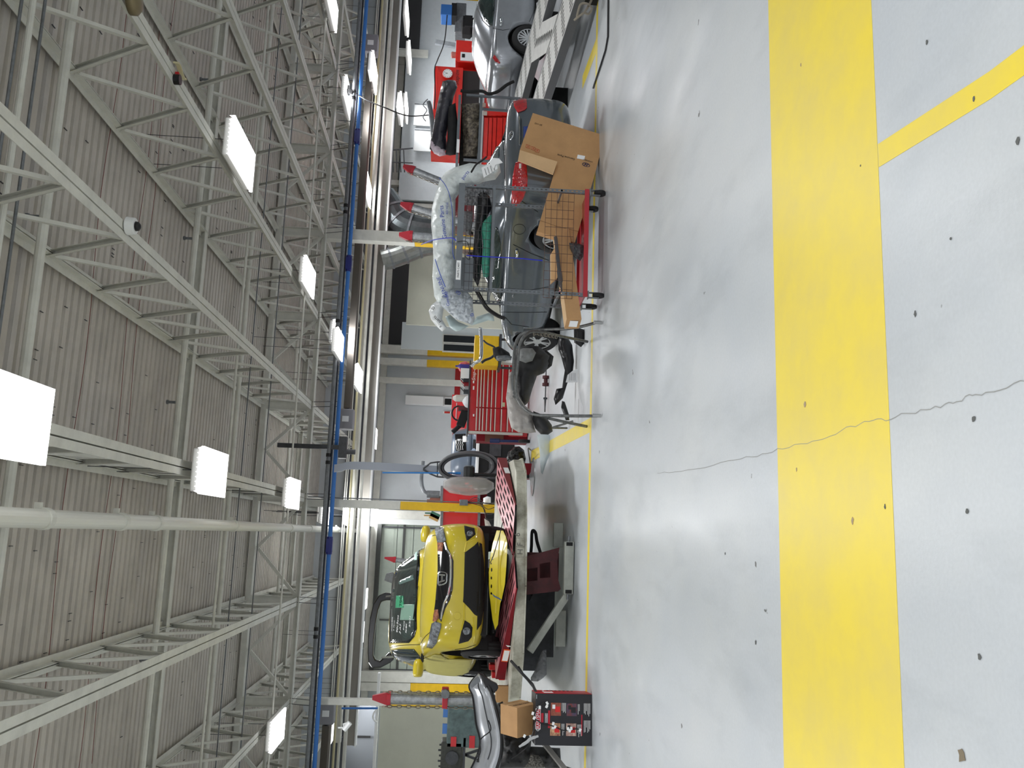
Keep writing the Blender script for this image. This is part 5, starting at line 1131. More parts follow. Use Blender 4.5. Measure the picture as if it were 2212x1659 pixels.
for (a0, b0) in (((1.51, 12.3), (1.53, 11.6)),):
    wm(st_).tube([V((1.51, 11.9, .02)), W(1180, 924, Y=11.7)], .014, 8).tube([V((1.53, 11.3, .02)), W(1186, 926, Y=11.4)], .014, 8).build('rear_leg', tubem, st_)
for x, y in ((1294, 898), (1296, 697)):
    p = W(x, y, Z=.03); wm(st_).cyl(p+V((0, 0, -.02)), p+V((0, 0, .07)), .020, n=10).build('foot_cap', mat('worn_steel', (170, 172, 172), .3, .8), st_)
q = wm(st_); pts = wpx([(1153, 722, 9.75), (1158, 719, 9.75), (1168, 722, 9.75), (1180, 724, 9.75), (1192, 726, 9.75), (1202, 728, 9.75)])
for i, p in enumerate(pts[::2]):
    ax = V((0, 0, 1)) if i % 2 else V((0, 1, 0)); q.tube([p+V((.022*cos(k), 0, 0))+ax*(.011*sin(k)) for k in [2*pi*j/8 for j in range(8)]], .004, 4, True)
q.build('chain', _m['chain_steel'], st_, kind='stuff')
blob('bumper_cover', [(1108, 762), (1118, 752), (1140, 745), (1165, 748), (1188, 768), (1186, 790), (1176, 806), (1160, 812), (1150, 840), (1142, 868), (1130, 880), (1112, 860), (1106, 820)], 10.25, .45, mat('matte_bumper', (24, 24, 27), .55, bump=.15), 'matte black bumper cover draped over the tube stand', 'bumper cover', amp=.012, seed=21, nu=26)
blob('bumper_end', [(1152, 888), (1165, 893), (1180, 902), (1192, 918), (1194, 932), (1184, 939), (1168, 938), (1156, 925), (1150, 905)], 9.9, .3, _m['matte_bumper'], 'rounded black bumper corner below the grey film', 'bumper cover', amp=.006, seed=22, nu=14)
blob('plastic_film', [(1100, 806), (1108, 800), (1116, 830), (1122, 858), (1134, 876), (1148, 888), (1152, 905), (1154, 922), (1158, 934), (1140, 936), (1120, 934), (1104, 924), (1098, 900), (1093, 860)], 9.95, .35, mat('dusty_film', (168, 164, 160), .3, bump=.8, scale=12, alpha=.88), 'dusty grey plastic film bunched over the left bend of the stand', 'plastic film', amp=.03, seed=23, nu=26)
blob('grey_cloth', [(1120, 755), (1130, 752), (1150, 752), (1158, 762), (1150, 780), (1135, 784), (1120, 778)], 9.95, .25, mat('cloth_grey', (126, 128, 128), .8), 'soft grey padding at the right bend of the stand', 'padding', amp=.015, seed=24, nu=12)
blob('rubber_pad', [(1168, 757), (1180, 756), (1196, 770), (1192, 790), (1180, 800), (1160, 792), (1160, 775)], 10.3, .25, blackm, 'black rubbery sheet hanging at the right of the stand', 'rubber sheet', amp=.02, seed=25, nu=12)
# parts lying on the floor behind the stand
blob('splash_guard', [(1206, 735), (1212, 724), (1226, 728), (1236, 745), (1240, 780), (1238, 800), (1228, 820), (1216, 860), (1200, 875), (1196, 862), (1202, 840), (1214, 838), (1220, 800), (1212, 770), (1206, 755)], 11.3, .16, mat('gloss_liner', (18, 18, 22), .3), 'glossy black curved splash guard on the floor behind the stand', 'car part', amp=.01, seed=26, nu=24)
blob('splash_guard', [(1214, 866), (1220, 868), (1229, 895), (1230, 908), (1222, 908), (1212, 880)], 11.0, .08, _m['gloss_liner'], 'short black arm piece lying toward the yellow divider line', 'car part', amp=.006, seed=27, nu=12)
blob('splash_shield', [(1239, 705), (1262, 712), (1264, 740), (1255, 750), (1240, 740)], 10.6, .08, black, 'small black panel with green marks behind the stand foot', 'car part', amp=.004, seed=28, nu=10)
mb = MB(); mb.prism([W(x, y, Y=11.0) for x, y in ((1222, 826), (1226, 810), (1238, 800), (1249, 796), (1247, 826))], (0, .003, 0)); pp_ = mb.build('paper_sheet', paper, label='white printed sheet propped on the black splash guard', cat='paper')
for k in range(4): q = MB(); q.beam(W(1230+k*4, 806, Y=10.99), W(1230+k*4, 822, Y=10.99), .003, .004); kid(q, 'text_line', mat('print_grey', (150, 150, 156), .7), pp_)
# jack, slide hammer, film on the floor
p = W(1178, 812, Z=.1); a, b = W(1180, 790, Z=.05), W(1177, 890, Z=.05)
sh = MB(); sh.cyl(a, b, .010, n=8); c1_, c2_ = a.lerp(b, .22), a.lerp(b, .44); o = sh.build('slide_hammer', darkst, label='slide hammer with brown weight lying on the floor behind the stand', cat='tool')
q = MB(); t = (b-a).normalized(); q.cyl(c1_, c2_, .035, n=12).cyl(c1_, c1_+t*.05, .06, n=12).cyl(c2_-t*.05, c2_, .06, n=12); kid(q, 'weight', maroon, o)
q = MB(); q.cyl(b-t*.25, b-t*.22, .035, n=10).cyl(b-t*.22, b, .018, .006, n=8); kid(q, 'hook', darkst, o)
blob('plastic_sheet', [(1160, 940), (1180, 934), (1192, 945), (1190, 975), (1180, 1000), (1172, 1025), (1168, 1020), (1166, 980)], 14.2, .06, mat('floor_film', (214, 226, 232), .2, bump=.6, scale=14, alpha=.8), 'flat clear plastic sheet lying over the yellow divider line', 'plastic sheet', amp=.01, seed=31, nu=16)
# ---------------------------------------------------------------- red tool chest
CY = 18.2
A_, B_ = W(1014, 784, Y=CY), W(1014, 931, Y=CY); xl, xr = B_.x, A_.x; zt_ = 1.29
ch = empty('tool_chest', ((xl+xr)/2, CY, 0), 0, 'large red multi-drawer tool chest with pale drawer handles', 'tool chest')
CW = xr-xl
wm(ch).box(((xl+xr)/2, CY+.32, .71), (CW, .6, 1.16)).build('body', redp, ch, bevel=.01)
for x in (xl-.02, xr+.02): wm(ch).box((x, CY+.05, .72), (.05, .08, 1.18)).build('corner_trim', mat('alu_trim', (206, 204, 196), .4, .3), ch)
wm(ch).box(((xl+xr)/2, CY+.3, 1.305), (CW+.1, .68, .03)).build('top_mat', darkst, ch)
hx = [1030, 1037, 1043.5, 1052, 1061, 1070, 1083.5, 1097, 1108, 1122]
zof = lambda x: W(x, 860, Y=CY).z
xm_ = W(1014, 880, Y=CY).x
for i in range(len(hx)-1):
    z1, z0 = zof(hx[i]-1.5), zof(hx[i+1]-1.5)
    for xa_, xb2 in ((xm_, xr), (xl, xm_)):
        d = wm(ch).box(((xa_+xb2)/2, CY-.005, (z0+z1)/2), (xb2-xa_-.02, .03, z1-z0-.012)).build('drawer', redp, ch, bevel=.004)
        h_ = wm(ch).box(((xa_+xb2)/2, CY-.032, z1-.022), (xb2-xa_-.03, .02, .022)).build('handle', mat('handle_pale', (214, 206, 196), .35, .4), d)
text('lettering', 'Snap-on', .10, M.Translation(W(1024, 806, Y=CY-.03)-ch.location) @ M.Rotation(pi/2, 4, 'X'), paper, ch, .002, shear=.25)
for y, w2 in ((825, .06), (838, .08), (897, .05)): wm(ch).box(W(1023, y, Y=CY-.02), (w2, .004, .03)).build('sticker', paper, ch)
wm(ch).box(W(1087, 874, Y=CY-.02), (.09, .004, .07)).build('sticker', cream, ch)
for x in (xl+.12, xr-.12): wm(ch).cyl((x-.03, CY+.1, .07), (x+.03, CY+.1, .07), .07, n=14).build('caster', rubber, ch)
def prop(name, x, y, Y, fn, m, label, cat, z=None, group=None, **k):
    p = W(x, y, Y=Y)
    if z is not None: p.z = z
    mb = MB(); mb.T = M.Translation(p); fn(mb); return mb.build(name, m, origin=tuple(p), label=label, cat=cat, group=group, **k)
ZT = 1.32
prop('spray_can', 1006, 861, CY+.25, lambda q: q.lathe([(.075, 0), (.075, .26), (.05, .3), (.03, .33)], 14), mat('can_white', (206, 204, 198), .4), 'pale canister standing on the tool chest', 'canister', z=ZT)
prop('air_sander', 1003, 905, CY+.2, lambda q: q.box((0, 0, .09), (.34, .2, .18), ry=.3).cyl((-.1, 0, .1), (-.3, 0, .3), .05), blackm, 'black power tool on the tool chest', 'tool', z=ZT, bevel=.02)
prop('hose_coil', 1000, 893, CY+.3, lambda q: q.tube([(.16*cos(t), 0, .16*sin(t)+.17) for t in [2*pi*k/16 for k in range(12)]], .018, 6), rubber, 'short black hose curl standing on the tool chest', 'hose', z=ZT)
prop('brown_clamp', 1007, 883, CY+.2, lambda q: q.box((0, 0, .1), (.1, .14, .2)), maroon, 'brown iron block beside the black tool', 'clamp', z=ZT)
prop('rag', 1010, 868, CY+.1, lambda q: q.lathe([(.14, 0), (.12, .05), (.05, .1), (.01, .12)], 9), mat('rag_white', (220, 222, 226), .8), 'white rag heaped on the tool chest', 'rag', z=ZT)
prop('blue_bottle', 1012, 792, CY+.2, lambda q: q.lathe([(.05, 0), (.05, .2), (.02, .26), (.02, .3)], 10), mat('purple', (60, 50, 140), .4), 'small purple bottle at the right end of the chest', 'bottle', z=ZT)
prop('red_white_bag', 1005, 793, CY+.3, lambda q: q.lathe([(.1, 0), (.13, .08), (.1, .2), (.03, .24)], 8), mat('bag_red', (200, 90, 90), .5), 'pinkish bag on the right end of the chest', 'bag', z=ZT)
prop('white_box', 1009, 808, CY+.2, lambda q: q.box((0, 0, .09), (.22, .18, .18)), paper, 'small white box on the tool chest', 'box', z=ZT)
for i, (y, c, h) in enumerate(((822, (60, 60, 66), .12), (830, (150, 40, 50), .1), (838, (180, 180, 184), .08), (846, (70, 74, 80), .1))):
    prop('hand_tool', 1010, y, CY+.15, lambda q, h=h: q.box((0, 0, h/2), (.09, .06, h), rz=.4).cyl((0, 0, h), (.08, 0, h+.07), .012), mat('tool_c%d' % i, c, .4, .3), ('grey socket tool', 'red-handled tool', 'shiny steel tool', 'dark pliers-like tool')[i]+' lying in the row on the chest top', 'tool', z=ZT)
# side cabinet clutter left of the chest
p = W(1100, 945, Y=18.6); sc_ = empty('side_shelf', (p.x, 18.6, 0), 0, 'dark red open shelf unit against the left end of the chest', 'shelf')
MB().box((.05, .1, .55), (.34, .5, 1.1)).build('shelf_body', darkred, sc_, bevel=.01); MB().box((0, -.16, .72), (.26, .02, .4)).build('opening', mat('brown_inside', (110, 74, 60), .7), sc_); MB().box((.1, -.2, .22), (.2, .2, .4)).build('jack_body', redp, sc_, bevel=.02)
prop('drive_shaft', 1100, 952, 18.0, lambda q: q.cyl((0, 0, 0), (0, .1, .6), .03).cyl((0, .1, .6), (0, .14, .8), .05), mat('navy_steel', (36, 46, 90), .4, .4), 'dark blue shaft leaning on the side shelf', 'shaft', z=.02)
prop('dolly_caster', 1122, 953, 17.9, lambda q: q.cyl((-.03, 0, .12), (.03, 0, .12), .12, n=20), rubber, 'small black wheel at the foot of the side shelf', 'wheel', z=.0)
blob('trash_bag', [(1094, 992), (1098, 976), (1110, 965), (1122, 964), (1132, 972), (1136, 990), (1134, 1004), (1120, 1008), (1104, 1010), (1096, 1004)], 17.6, .5, mat('bag_black', (14, 14, 16), .18, bump=1.0, scale=8), 'full shiny black garbage bag behind the right ramp plate', 'garbage bag', amp=.05, seed=41, nu=16)
p = W(1122, 1018, Y=17.2); rb_ = empty('red_toolbox', (p.x, 17.2, 0), 0, 'small red box on the floor under the garbage bag', 'box'); MB().box((0, 0, .2), (.3, .4, .4)).build('body', darkred, rb_, bevel=.01); MB().box((0, -.2, .33), (.28, .02, .04)).build('handle', darkst, rb_)
# stair-shaped white bins and low dark bench behind the fan
p = W(1040, 965, Y=22.5); be = empty('workbench', (p.x-.3, 22.5, 0), 0, 'dark workbench with a white front edge behind the hose loop', 'workbench')
MB().box((0, 0, .95), (1.6, .6, .06)).build('worktop', whitep, be); MB().box((0, .05, .46), (1.5, .5, .92)).build('bench_body', blackm, be)
for x in (-.3, .3): MB().box((x, -.22, .5), (.5, .02, .3)).build('drawer', darkst, be)
# ---------------------------------------------------------------- pedestal fan
p = W(1152, 1030, Z=0); fanx, fany = p.x, p.y
fn_ = empty('pedestal_fan', (fanx, fany, 0), 0, 'large pedestal fan wrapped in plastic, seen edge-on', 'fan')
wm(fn_).lathe([(.38, 0), (.37, .02), (.1, .05), (.04, .08)], 32, (fanx, fany, 0)).build('base_disc', mat('base_grey', (160, 164, 166), .3, .4), fn_, smooth=False)
wm(fn_).cyl((fanx, fany, .05), (fanx, fany, 1.25), .035, n=14).build('pole', black, fn_)
fc_ = V((fanx-.13, fany, 1.26)); wm(fn_).cyl(fc_+V((.28, 0, .0)), fc_+V((.02, 0, 0)), .11, n=18).build('motor', black, fn_, bevel=.02)
wm(fn_).cyl(fc_+V((.30, 0, .0)), fc_+V((.28, 0, 0)), .085, n=18).build('motor_cap', greyst, fn_)
q = wm(fn_)
for k in range(28):
    t = 2*pi*k/28; q.tube([fc_+V((.06, .08*cos(t), .08*sin(t))), fc_+V((.02, .3*cos(t), .3*sin(t))), fc_+V((-.06, .46*cos(t), .46*sin(t))), fc_+V((-.16, .44*cos(t), .44*sin(t))), fc_+V((-.24, .1*cos(t), .1*sin(t)))], .004, 4)
q.tube([fc_+V((-.10, .465*cos(t), .465*sin(t))) for t in [2*pi*k/30 for k in range(30)]], .008, 5, True); q.build('cage', greyst, fn_)
q = wm(fn_)
for k in range(3):
    t = 2*pi*k/3; q.loft([[fc_+V((-.06-.05*s, r*cos(t+s*.35), r*sin(t+s*.35))) for s in (-1, 0, 1)] for r in (.08, .25, .42)], closed=False)
q.build('blades', greyst, fn_, solid=.004)
wm(fn_).lathe([(.06, .08), (.34, .06), (.49, -.02), (.50, -.14), (.36, -.24), (.05, -.28)], 26, tuple(fc_), axis='X').build('plastic_wrap', mat('fan_film', (206, 200, 196), .15, bump=1.0, scale=14, alpha=.5), fn_, smooth=True)
MB().tube(spline([W(1145, 1036, Z=.015), W(1145, 1000, Z=.015), W(1141, 970, Z=.3), W(1146, 972, Z=.015), W(1150, 1002, Z=.015)][:4], 5), .012, 8).build('bent_bar', darkst, label='thin bent steel bar standing beside the fan foot', cat='bar')
# ---------------------------------------------------------------- hose boom with coiled hoses
top = W(722, 1005, Y=20.3)
bm = empty('hose_boom', (W(948, 1015, Y=20.3).x, 20.3, W(948, 1015, Y=20.3).z), 0, 'grey hanging service boom with big loop of black hoses', 'hose boom')
pts = spline([W(x, y, Y=20.3) for x, y in ((722, 1012), (738, 1010), (750, 1006), (780, 1006), (830, 1008), (880, 1011), (912, 1013), (946, 1015))], 5)
q = wm(bm); q.loft([[p+V((-.09, -.02, 0)), p+V((.09, -.02, 0)), p+V((.09, .02, 0)), p+V((-.09, .02, 0))] for p in pts]); q.build('strap', mat('boom_grey', (146, 152, 162), .45, .2), bm)
q = wm(bm); c = [W(x, y, Y=20.25) for x, y in ((914, 1012), (930, 1000), (945, 998), (962, 998))]; d_ = [W(x, y, Y=20.25) for x, y in ((914, 1014), (930, 1024), (945, 1030), (962, 1031))]
q.tube(c, .02, 6).tube(d_, .02, 6).tube([c[2], d_[2]], .014, 6); q.build('hanger_frame', darkst, bm)
for k, (rx_, ry_, dx, w2) in enumerate(((60, 30, 0, .05), (57, 27, 1, .045), (62, 31, 3, .04), (54, 25, 0, .035), (58, 29, -3, .03))):
    pp2 = [W(1010+dx+rx_*cos(t), 1008+ry_*sin(t)*(-1)+.15*rx_*cos(t)*(-.3), Y=20.2-.03*k) for t in [2*pi*j/32 for j in range(33)]]
    wm(bm).tube(pp2, w2, 7).build('hose', mat('hose_%d' % (k % 2), (46, 48, 52) if k % 2 else (82, 84, 86), .5), bm, smooth=True)
a, b = W(826, 1021, Y=20.2), W(984, 1022, Y=20.2); MB().cyl(a, b, .018, n=8).cyl(b, b-V((0, 0, .12)), .03, n=8).build('air_hose', mat('hose_cyan', (40, 120, 190), .4), label='thin straight blue air hose hanging beside the grey boom', cat='hose')
# ---------------------------------------------------------------- red steel panels behind the column
for (y0, y1, lab) in ((1053, 1090, 'red steel tool panel just right of the yellow column'), (1106, 1140, 'red steel tool panel just left of the yellow column')):
    a, b = W(1033, y1, Y=24), W(955, y0, Y=24); x0, x1 = sorted((a.x, b.x)); z0, z1 = sorted((a.z, b.z))
    o = empty('tool_board', ((x0+x1)/2, 24, 0), 0, lab, 'tool panel')
    MB().box((0, 0, (z0+z1)/2), (x1-x0, .5, z1-z0)).build('panel', redp, o, bevel=.01)
    for z in (z0, z1): MB().box((0, -.03, z), (x1-x0+.06, .5, .07)).build('perforated_edge', greyst, o)
    MB().box((0, .1, z0/2), (x1-x0, .3, z0)).build('lower_shelf', darkred, o); MB().box((0, -.1, .3), (x1-x0+.3, .5, .6)).build('dark_bin', blackm, o)
p = W(938, 1084, Y=23.9); MB().prism([p+V(q) for q in ((-.16, 0, -.22), (.16, 0, -.22), (.16, 0, .1), (.06, 0, .13), (.06, 0, .2), (-.16, 0, .2))], (0, .05, 0)).build('brown_plate', mat('rust_plate', (150, 96, 82), .6), label='rusty brown notched plate on top of the red panels', cat='plate')
prop('grey_motor', 942, 1068, 23.9, lambda q: q.cyl((0, 0, -.1), (0, 0, .25), .1).tube(spline([(0, 0, .2), (.1, 0, .35), (.4, 0, .42), (.9, 0, .4)], 5), .05, 8), greyst, 'grey motor with a curved duct on top of the red panel', 'motor')
for i, (x, y, c) in enumerate(((938, 1118, (190, 150, 90)), (940, 1113, (60, 110, 90)))):
    prop('clamp_tool', x, y, 23.8, lambda q: q.box((0, 0, 0), (.14, .1, .26), ry=.4).cyl((.05, 0, .1), (.05, 0, .28), .02), mat('clampc%d' % i, c, .5), ('tan', 'dark green')[i]+' clamp tool perched on the left red panel', 'tool')
blob('white_bucket', [(1044, 1076), (1052, 1072), (1060, 1074), (1060, 1086), (1052, 1092), (1044, 1092)], 21.6, .3, whitep, 'white rounded helmet-like tub behind the column cables', 'tub', amp=.01, seed=51, nu=8)
blob('paper_rag', [(1046, 1120), (1056, 1126), (1062, 1138), (1054, 1142), (1048, 1136)], 20.0, .2, mat('rag2', (200, 192, 180), .8), 'crumpled off-white rag left of the yellow column', 'rag', amp=.03, seed=52, nu=8)
# ---------------------------------------------------------------- galvanised ducts
dm_ = mat('galv_duct', (98, 104, 106), .35, .8, var=.2, scale=3)
q = MB(); pts = spline([W(x, y, Y=24.5) for x, y in ((822, 430), (838, 452), (850, 474), (868, 490), (900, 500), (940, 505))], 5); q.tube(pts, .50, 20); o = q.build('exhaust_duct', dm_, label='fat dark galvanised duct curving behind the chain towers', cat='duct')
for i in (6, 12, 18): c = MB(); t = (pts[i+1]-pts[i]).normalized(); c.cyl(pts[i]-t*.03, pts[i]+t*.03, .53, n=20); kid(c, 'duct_band', greyst, o)
q = MB(); pts = spline([W(x, y, Y=24) for x, y in ((826, 562), (850, 556), (880, 545), (910, 533), (940, 528))], 5); q.tube(pts, .30, 18); o = q.build('exhaust_duct', mat('galv_duct2', (150, 154, 150), .35, .7, var=.2, scale=3), label='smaller bright duct angling down left of the broad column', cat='duct')
for i in (4, 9, 14): c = MB(); t = (pts[i+1]-pts[i]).normalized(); c.cyl(pts[i]-t*.03, pts[i]+t*.03, .32, n=18); kid(c, 'duct_band', greyst, o)
# shiny hoist and yellow cart between sedan and tool chest
p = W(1045, 762, Y=17.5); yc_ = empty('yellow_cart', (p.x, 17.5, 0), 0, 'yellow steel cart between the grey sedan and the tool chest', 'cart')
MB().box((0, 0, 1.0), (.62, .5, .5)).build('box_body', yelp, yc_, bevel=.01); MB().box((0, 0, .72), (.7, .55, .05)).build('shelf', darkst, yc_)
for x in (-.3, .3): MB().cyl((x, 0, 0), (x, 0, .7), .025).build('leg', darkst, yc_)
MB().tube(wpx([(1038, 708, 14.6), (1040, 740, 14.6), (1038, 775, 14.6), (1024, 785, 14.6), (1018, 792, 14.6)]), .03, 10).build('chrome_bar', chrome, smooth=True, label='thick shiny bar bending up toward the tool chest corner', cat='bar')
MB().tube(wpx([(1075, 760, 14.5), (1062, 772, 14.5), (1048, 778, 14.5), (1040, 784, 14.5)]), .022, 8).tube(wpx([(1075, 762, 14.4), (1068, 750, 14.4), (1052, 742, 14.4), (1044, 735, 14.4)]), .016, 8).build('forked_lever', black, label='black forked arm in front of the yellow cart', cat='arm')
blob('dark_housing', [(1064, 752), (1078, 748), (1088, 754), (1100, 762), (1104, 772), (1092, 780), (1074, 780), (1066, 770)], 14.3, .3, blackm, 'dark dented housing behind the tube stand', 'car part', amp=.02, seed=61, nu=12)
blob('silver_bracket', [(1072, 769), (1094, 767), (1106, 770), (1104, 778), (1080, 780), (1072, 778)], 13.6, .1, greyst, 'grey cast bracket above the tube stand rail', 'bracket', amp=.015, seed=62, nu=12)
# ---------------------------------------------------------------- second frame rack at the right
rk = empty('frame_rack', (7.7, 12, 0), 0, 'tilted frame rack with two slotted treadways under the silver sedan', 'frame rack')
Zr = lambda x, y: .31+.05*(y-9.8)+.042*(x-6.7)
tw = mat('treadway_paint', (200, 200, 196), .45, var=.08)
for x0, x1, y0, y1 in ((6.7, 7.25, 8.6, 17.0), (8.0, 8.6, 9.4, 17.6)):
    o_ = V((x0, y0, Zr(x0, y0))); xv = V((x1, y0, Zr(x1, y0)))-o_; yv = V((x0, y1, Zr(x0, y1)))-o_; L = yv.length; wd = xv.length
    T = frame(o_, xv, yv); hs = []; yy = .25
    while yy < L-.45:
        for i in range(8):
            cx = wd*(i+.8)/8.8; oy = yy+i*.012; hs.append([(cx-.017, oy), (cx+.013, oy), (cx+.02, oy+.22), (cx-.01, oy+.22)])
        yy += .56
    q = wm(rk); q.plate([(0, 0), (wd, 0), (wd, L), (0, L)], hs, .002, T); q.build('treadway', tw, rk)
    for xx in (x0, x1): wm(rk).beam((xx, y0, Zr(xx, y0)-.06), (xx, y1, Zr(xx, y1)-.06), .05, .12).build('side_rail', mat('rail_grey', (98, 100, 102), .4, .5), rk)
    xc_ = (x0+x1)/2
    wm(rk).beam((xc_, y0+.1, Zr(xc_, y0)-.035), (xc_, y1, Zr(xc_, y1)-.035), wd-.08, .03).build('tread_shade_sheet', blackm, rk)  # black sheet added so the treadway slots look dark
    for yy in (9.9, 13, 16): wm(rk).box((xc_, yy, (Zr(xc_, yy)-.09)/2), (wd*.7, .3, Zr(xc_, yy)-.09)).build('support', blackm, rk)
a = [V((x_, y_, Zr(x_, y_))) for x_, y_ in ((7.25, 11.0), (7.25, 12.0), (8.0, 13.6), (8.0, 12.4))]
wm(rk).prism(a, (0, 0, .01)).build('cross_plate', tw, rk)
for i in range(10): c = a[0].lerp(a[3], (i+.5)/10)*.5+a[1].lerp(a[2], (i+.5)/10)*.5; wm(rk).box(c+V((0, 0, .013)), (.025, .24, .006)).build('cross_slot', blackm, rk)
pts = wpx([(1246, 36, 9.6), (1254, 10, 9.6), (1268, 8, 9.6), (1278, 18, 9.7), (1272, 30, 9.7), (1262, 28, 9.6), (1252, 34, 9.6), (1240, 44, 9.65)])
o = MB().tube(pts, .014, 6).tube(wpx([(1262, 28, 9.6), (1276, 4, 9.7), (1280, -10, 9.7)]), .014, 6).build('cable_coil', mat('cable_beige', (150, 142, 128), .7), label='coiled beige cable lying over the near treadway end', cat='cable')
MB().tube([W(1281, 190, Z=.012), W(1298, 140, Z=.012), W(1308, 108, Z=.012), W(1313, 80, Z=.012), W(1314, 0, Z=.012)], .012, 6).build('floor_cable', black, label='thin dark cable across the floor by the thin yellow line', cat='cable')
# ---------------------------------------------------------------- red workshop cabinets at the right
RY = 20.2
def rect3(parent, x0, x1, y0, y1, Y, d, nm, m, **k):
    a, b = W(x1, y1, Y=Y), W(x0, y0, Y=Y); xa, xb2 = sorted((a.x, b.x)); z0, z1 = sorted((a.z, b.z))
    return wm(parent).box(((xa+xb2)/2, Y+d/2, (z0+z1)/2), (xb2-xa, d, z1-z0)).build(nm, m, parent, **k)
p = W(1100, 240, Y=RY); rc = empty('workshop_cabinet', (p.x, RY, 0), 0, 'tall bright red workshop cabinet with hutch and drawers', 'cabinet')
a, b = W(1125, 342, Y=RY), W(1041, 144, Y=RY)
wm(rc).box(((a.x+b.x)/2, RY+.35, b.z/2), (b.x-a.x, .6, b.z)).build('base_cabinet', redb, rc)
rect3(rc, 940, 992, 142, 335, RY+.1, .5, 'upper_cabinet', redb, bevel=.01); rect3(rc, 990, 1040, 142, 335, RY+.5, .1, 'hutch_back', redb)
rect3(rc, 996, 1036, 152, 228, RY+.2, .3, 'hutch_opening', mat('hutch_dark', (46, 40, 40), .6)); rect3(rc, 1038, 1041, 142, 342, RY-.05, .6, 'worktop', alloy)
for y0, y1 in ((150, 190), (192, 250), (252, 338)):
    for i, (xa_, xb2) in enumerate(((1046, 1053), (1055, 1062), (1064, 1071), (1073, 1084), (1086, 1100), (1102, 1118))):
        d = rect3(rc, xa_, xb2, y0+2, y1, RY-.02, .05, 'drawer', redb); rect3(d, xa_, xa_+1.4, y0+2, y1, RY-.04, .02, 'handle', alloy)
        d.children[0].location = (0, 0, 0)
for y0, y1 in ((146, 238), (240, 332)): rect3(rc, 944, 982, y0, y1, RY+.07, .04, 'cabinet_door', redb, bevel=.005)
for x, y in ((988, 168), (1048, 168)): text('lettering', 'Snap-on', .13, M.Translation(W(x, y, Y=RY-.06)-rc.location) @ M.Rotation(pi/2, 4, 'X'), ink, rc, .002, shear=.2)
for (x, y, c) in ((1040, 226, (170, 150, 140)), (1043, 244, (190, 180, 170))): rect3(rc, x, x+9, y-4, y+5, RY-.08, .02, 'hanging_tag', mat('tag%d' % y, c, .5))
p = W(1020, 112, Y=RY); r2_ = empty('side_cabinet', (p.x, RY, 0), 0, 'red side cabinet with a white poster on its door', 'cabinet')
rect3(r2_, 986, 1130, 86, 141, RY+.1, .5, 'body', redb, bevel=.01); rect3(r2_, 989, 1040, 90, 137, RY+.06, .05, 'cabinet_door', redb); rect3(r2_, 995, 1022, 112, 132, RY+.04, .02, 'poster', paper)
rect3(r2_, 998, 1004, 116, 124, RY+.03, .01, 'poster_picture', blackm)
for i in range(2):
    for j in range(2): rect3(r2_, 1062+i*28, 1088+i*28, 90+j*24, 112+j*24, RY+.05, .06, 'lower_door', darkred)
prop('cup', 983, 119, RY+.2, lambda q: q.lathe([(.07, -.1), (.08, .08), (.06, .1)], 10), mat('cup', (190, 120, 110), .5), 'reddish jar on top of the poster cabinet', 'jar')
# clock
p = W(967, 160, Y=RY+.02); ck = empty('wall_clock', tuple(p), 0, 'round white wall clock on the red cabinet', 'clock')
MB().lathe([(.125, 0), (.135, -.02), (.125, -.04), (.118, -.03)], 30, axis='Y').build('rim', mat('clock_rim', (190, 60, 60), .4), ck)
MB().lathe([(.118, -.03), (.118, -.034)], 30, axis='Y').build('dial', paper, ck)
q = MB()
for k in range(12): t = 2*pi*k/12; q.box((.098*sin(t), -.037, .098*cos(t)), (.010, .003, .018), ry=t)
q.build('hour_marks', ink, ck)
MB().beam((0, -.04, 0), (-.02, -.04, .06), .008, .004).build('hour_hand', ink, ck); MB().beam((0, -.042, 0), (.03, -.042, .085), .006, .004).build('minute_hand', ink, ck)
# second parts rack with wrapped black bumpers
SY = 15.0
a, b = W(1000, 345, Y=SY), W(1000, 205, Y=SY); xa_, xb2 = a.x, b.x
s2 = empty('parts_cart', ((xa_+xb2)/2, SY+.25, 0), 0, 'second dark parts cart carrying black bumpers before the red cabinets', 'cart')
for x in (xa_, xb2):
    for y in (SY, SY+.5): wm(s2).box((x, y, .82), (.04, .04, 1.64)).build('post', slot_g, s2)
for x_ in (990, 1037, 1100): wm(s2).box(((xa_+xb2)/2, SY+.25, W(x_, 280, Y=SY).z), (xb2-xa_, .5, .05)).build('shelf', slot_g, s2)
zc_ = W(1014, 280, Y=SY).z
wm(s2).box(((xa_+xb2)/2, SY+.47, zc_), (xb2-xa_, .02, .34)).build('back_mesh', mat('mesh_dark', (58, 54, 52), .6, var=.4, scale=16), s2)
wm(s2).box((xa_+.25, SY-.03, W(989, 325, Y=SY).z), (.26, .01, .05)).build('name_plate', paper, s2)
for i, (pts, nm, lab, d) in enumerate(((((931, 300), (928, 322), (938, 330), (958, 332), (966, 320), (964, 296), (972, 250), (980, 210), (988, 188), (984, 174), (968, 172), (956, 176), (950, 200), (942, 240)), 'wrapped_bumper', 'glossy black bumper in clear wrap on the second cart', .35), (((968, 230), (984, 222), (988, 260), (986, 334), (972, 336), (962, 334), (966, 300)), 'black_bumper', 'dull black bumper under the glossy wrapped one', .3))):
    blob(nm, list(pts), SY+.2-.1*i, d, mat('wrapped_black', (40, 40, 50), .12, bump=1.0, scale=7, coat=.6) if i == 0 else blackm, lab, 'bumper cover', amp=.02, seed=70+i, nu=22)
blob('pink_film', [(930, 302), (942, 312), (960, 322), (964, 335), (950, 338), (938, 332), (930, 318)], SY+.1, .2, mat('pink_film', (226, 210, 222), .2, bump=.8, alpha=.7), 'loose pinkish clear film end of the wrapped bumper', 'plastic film', amp=.03, seed=75, nu=12)
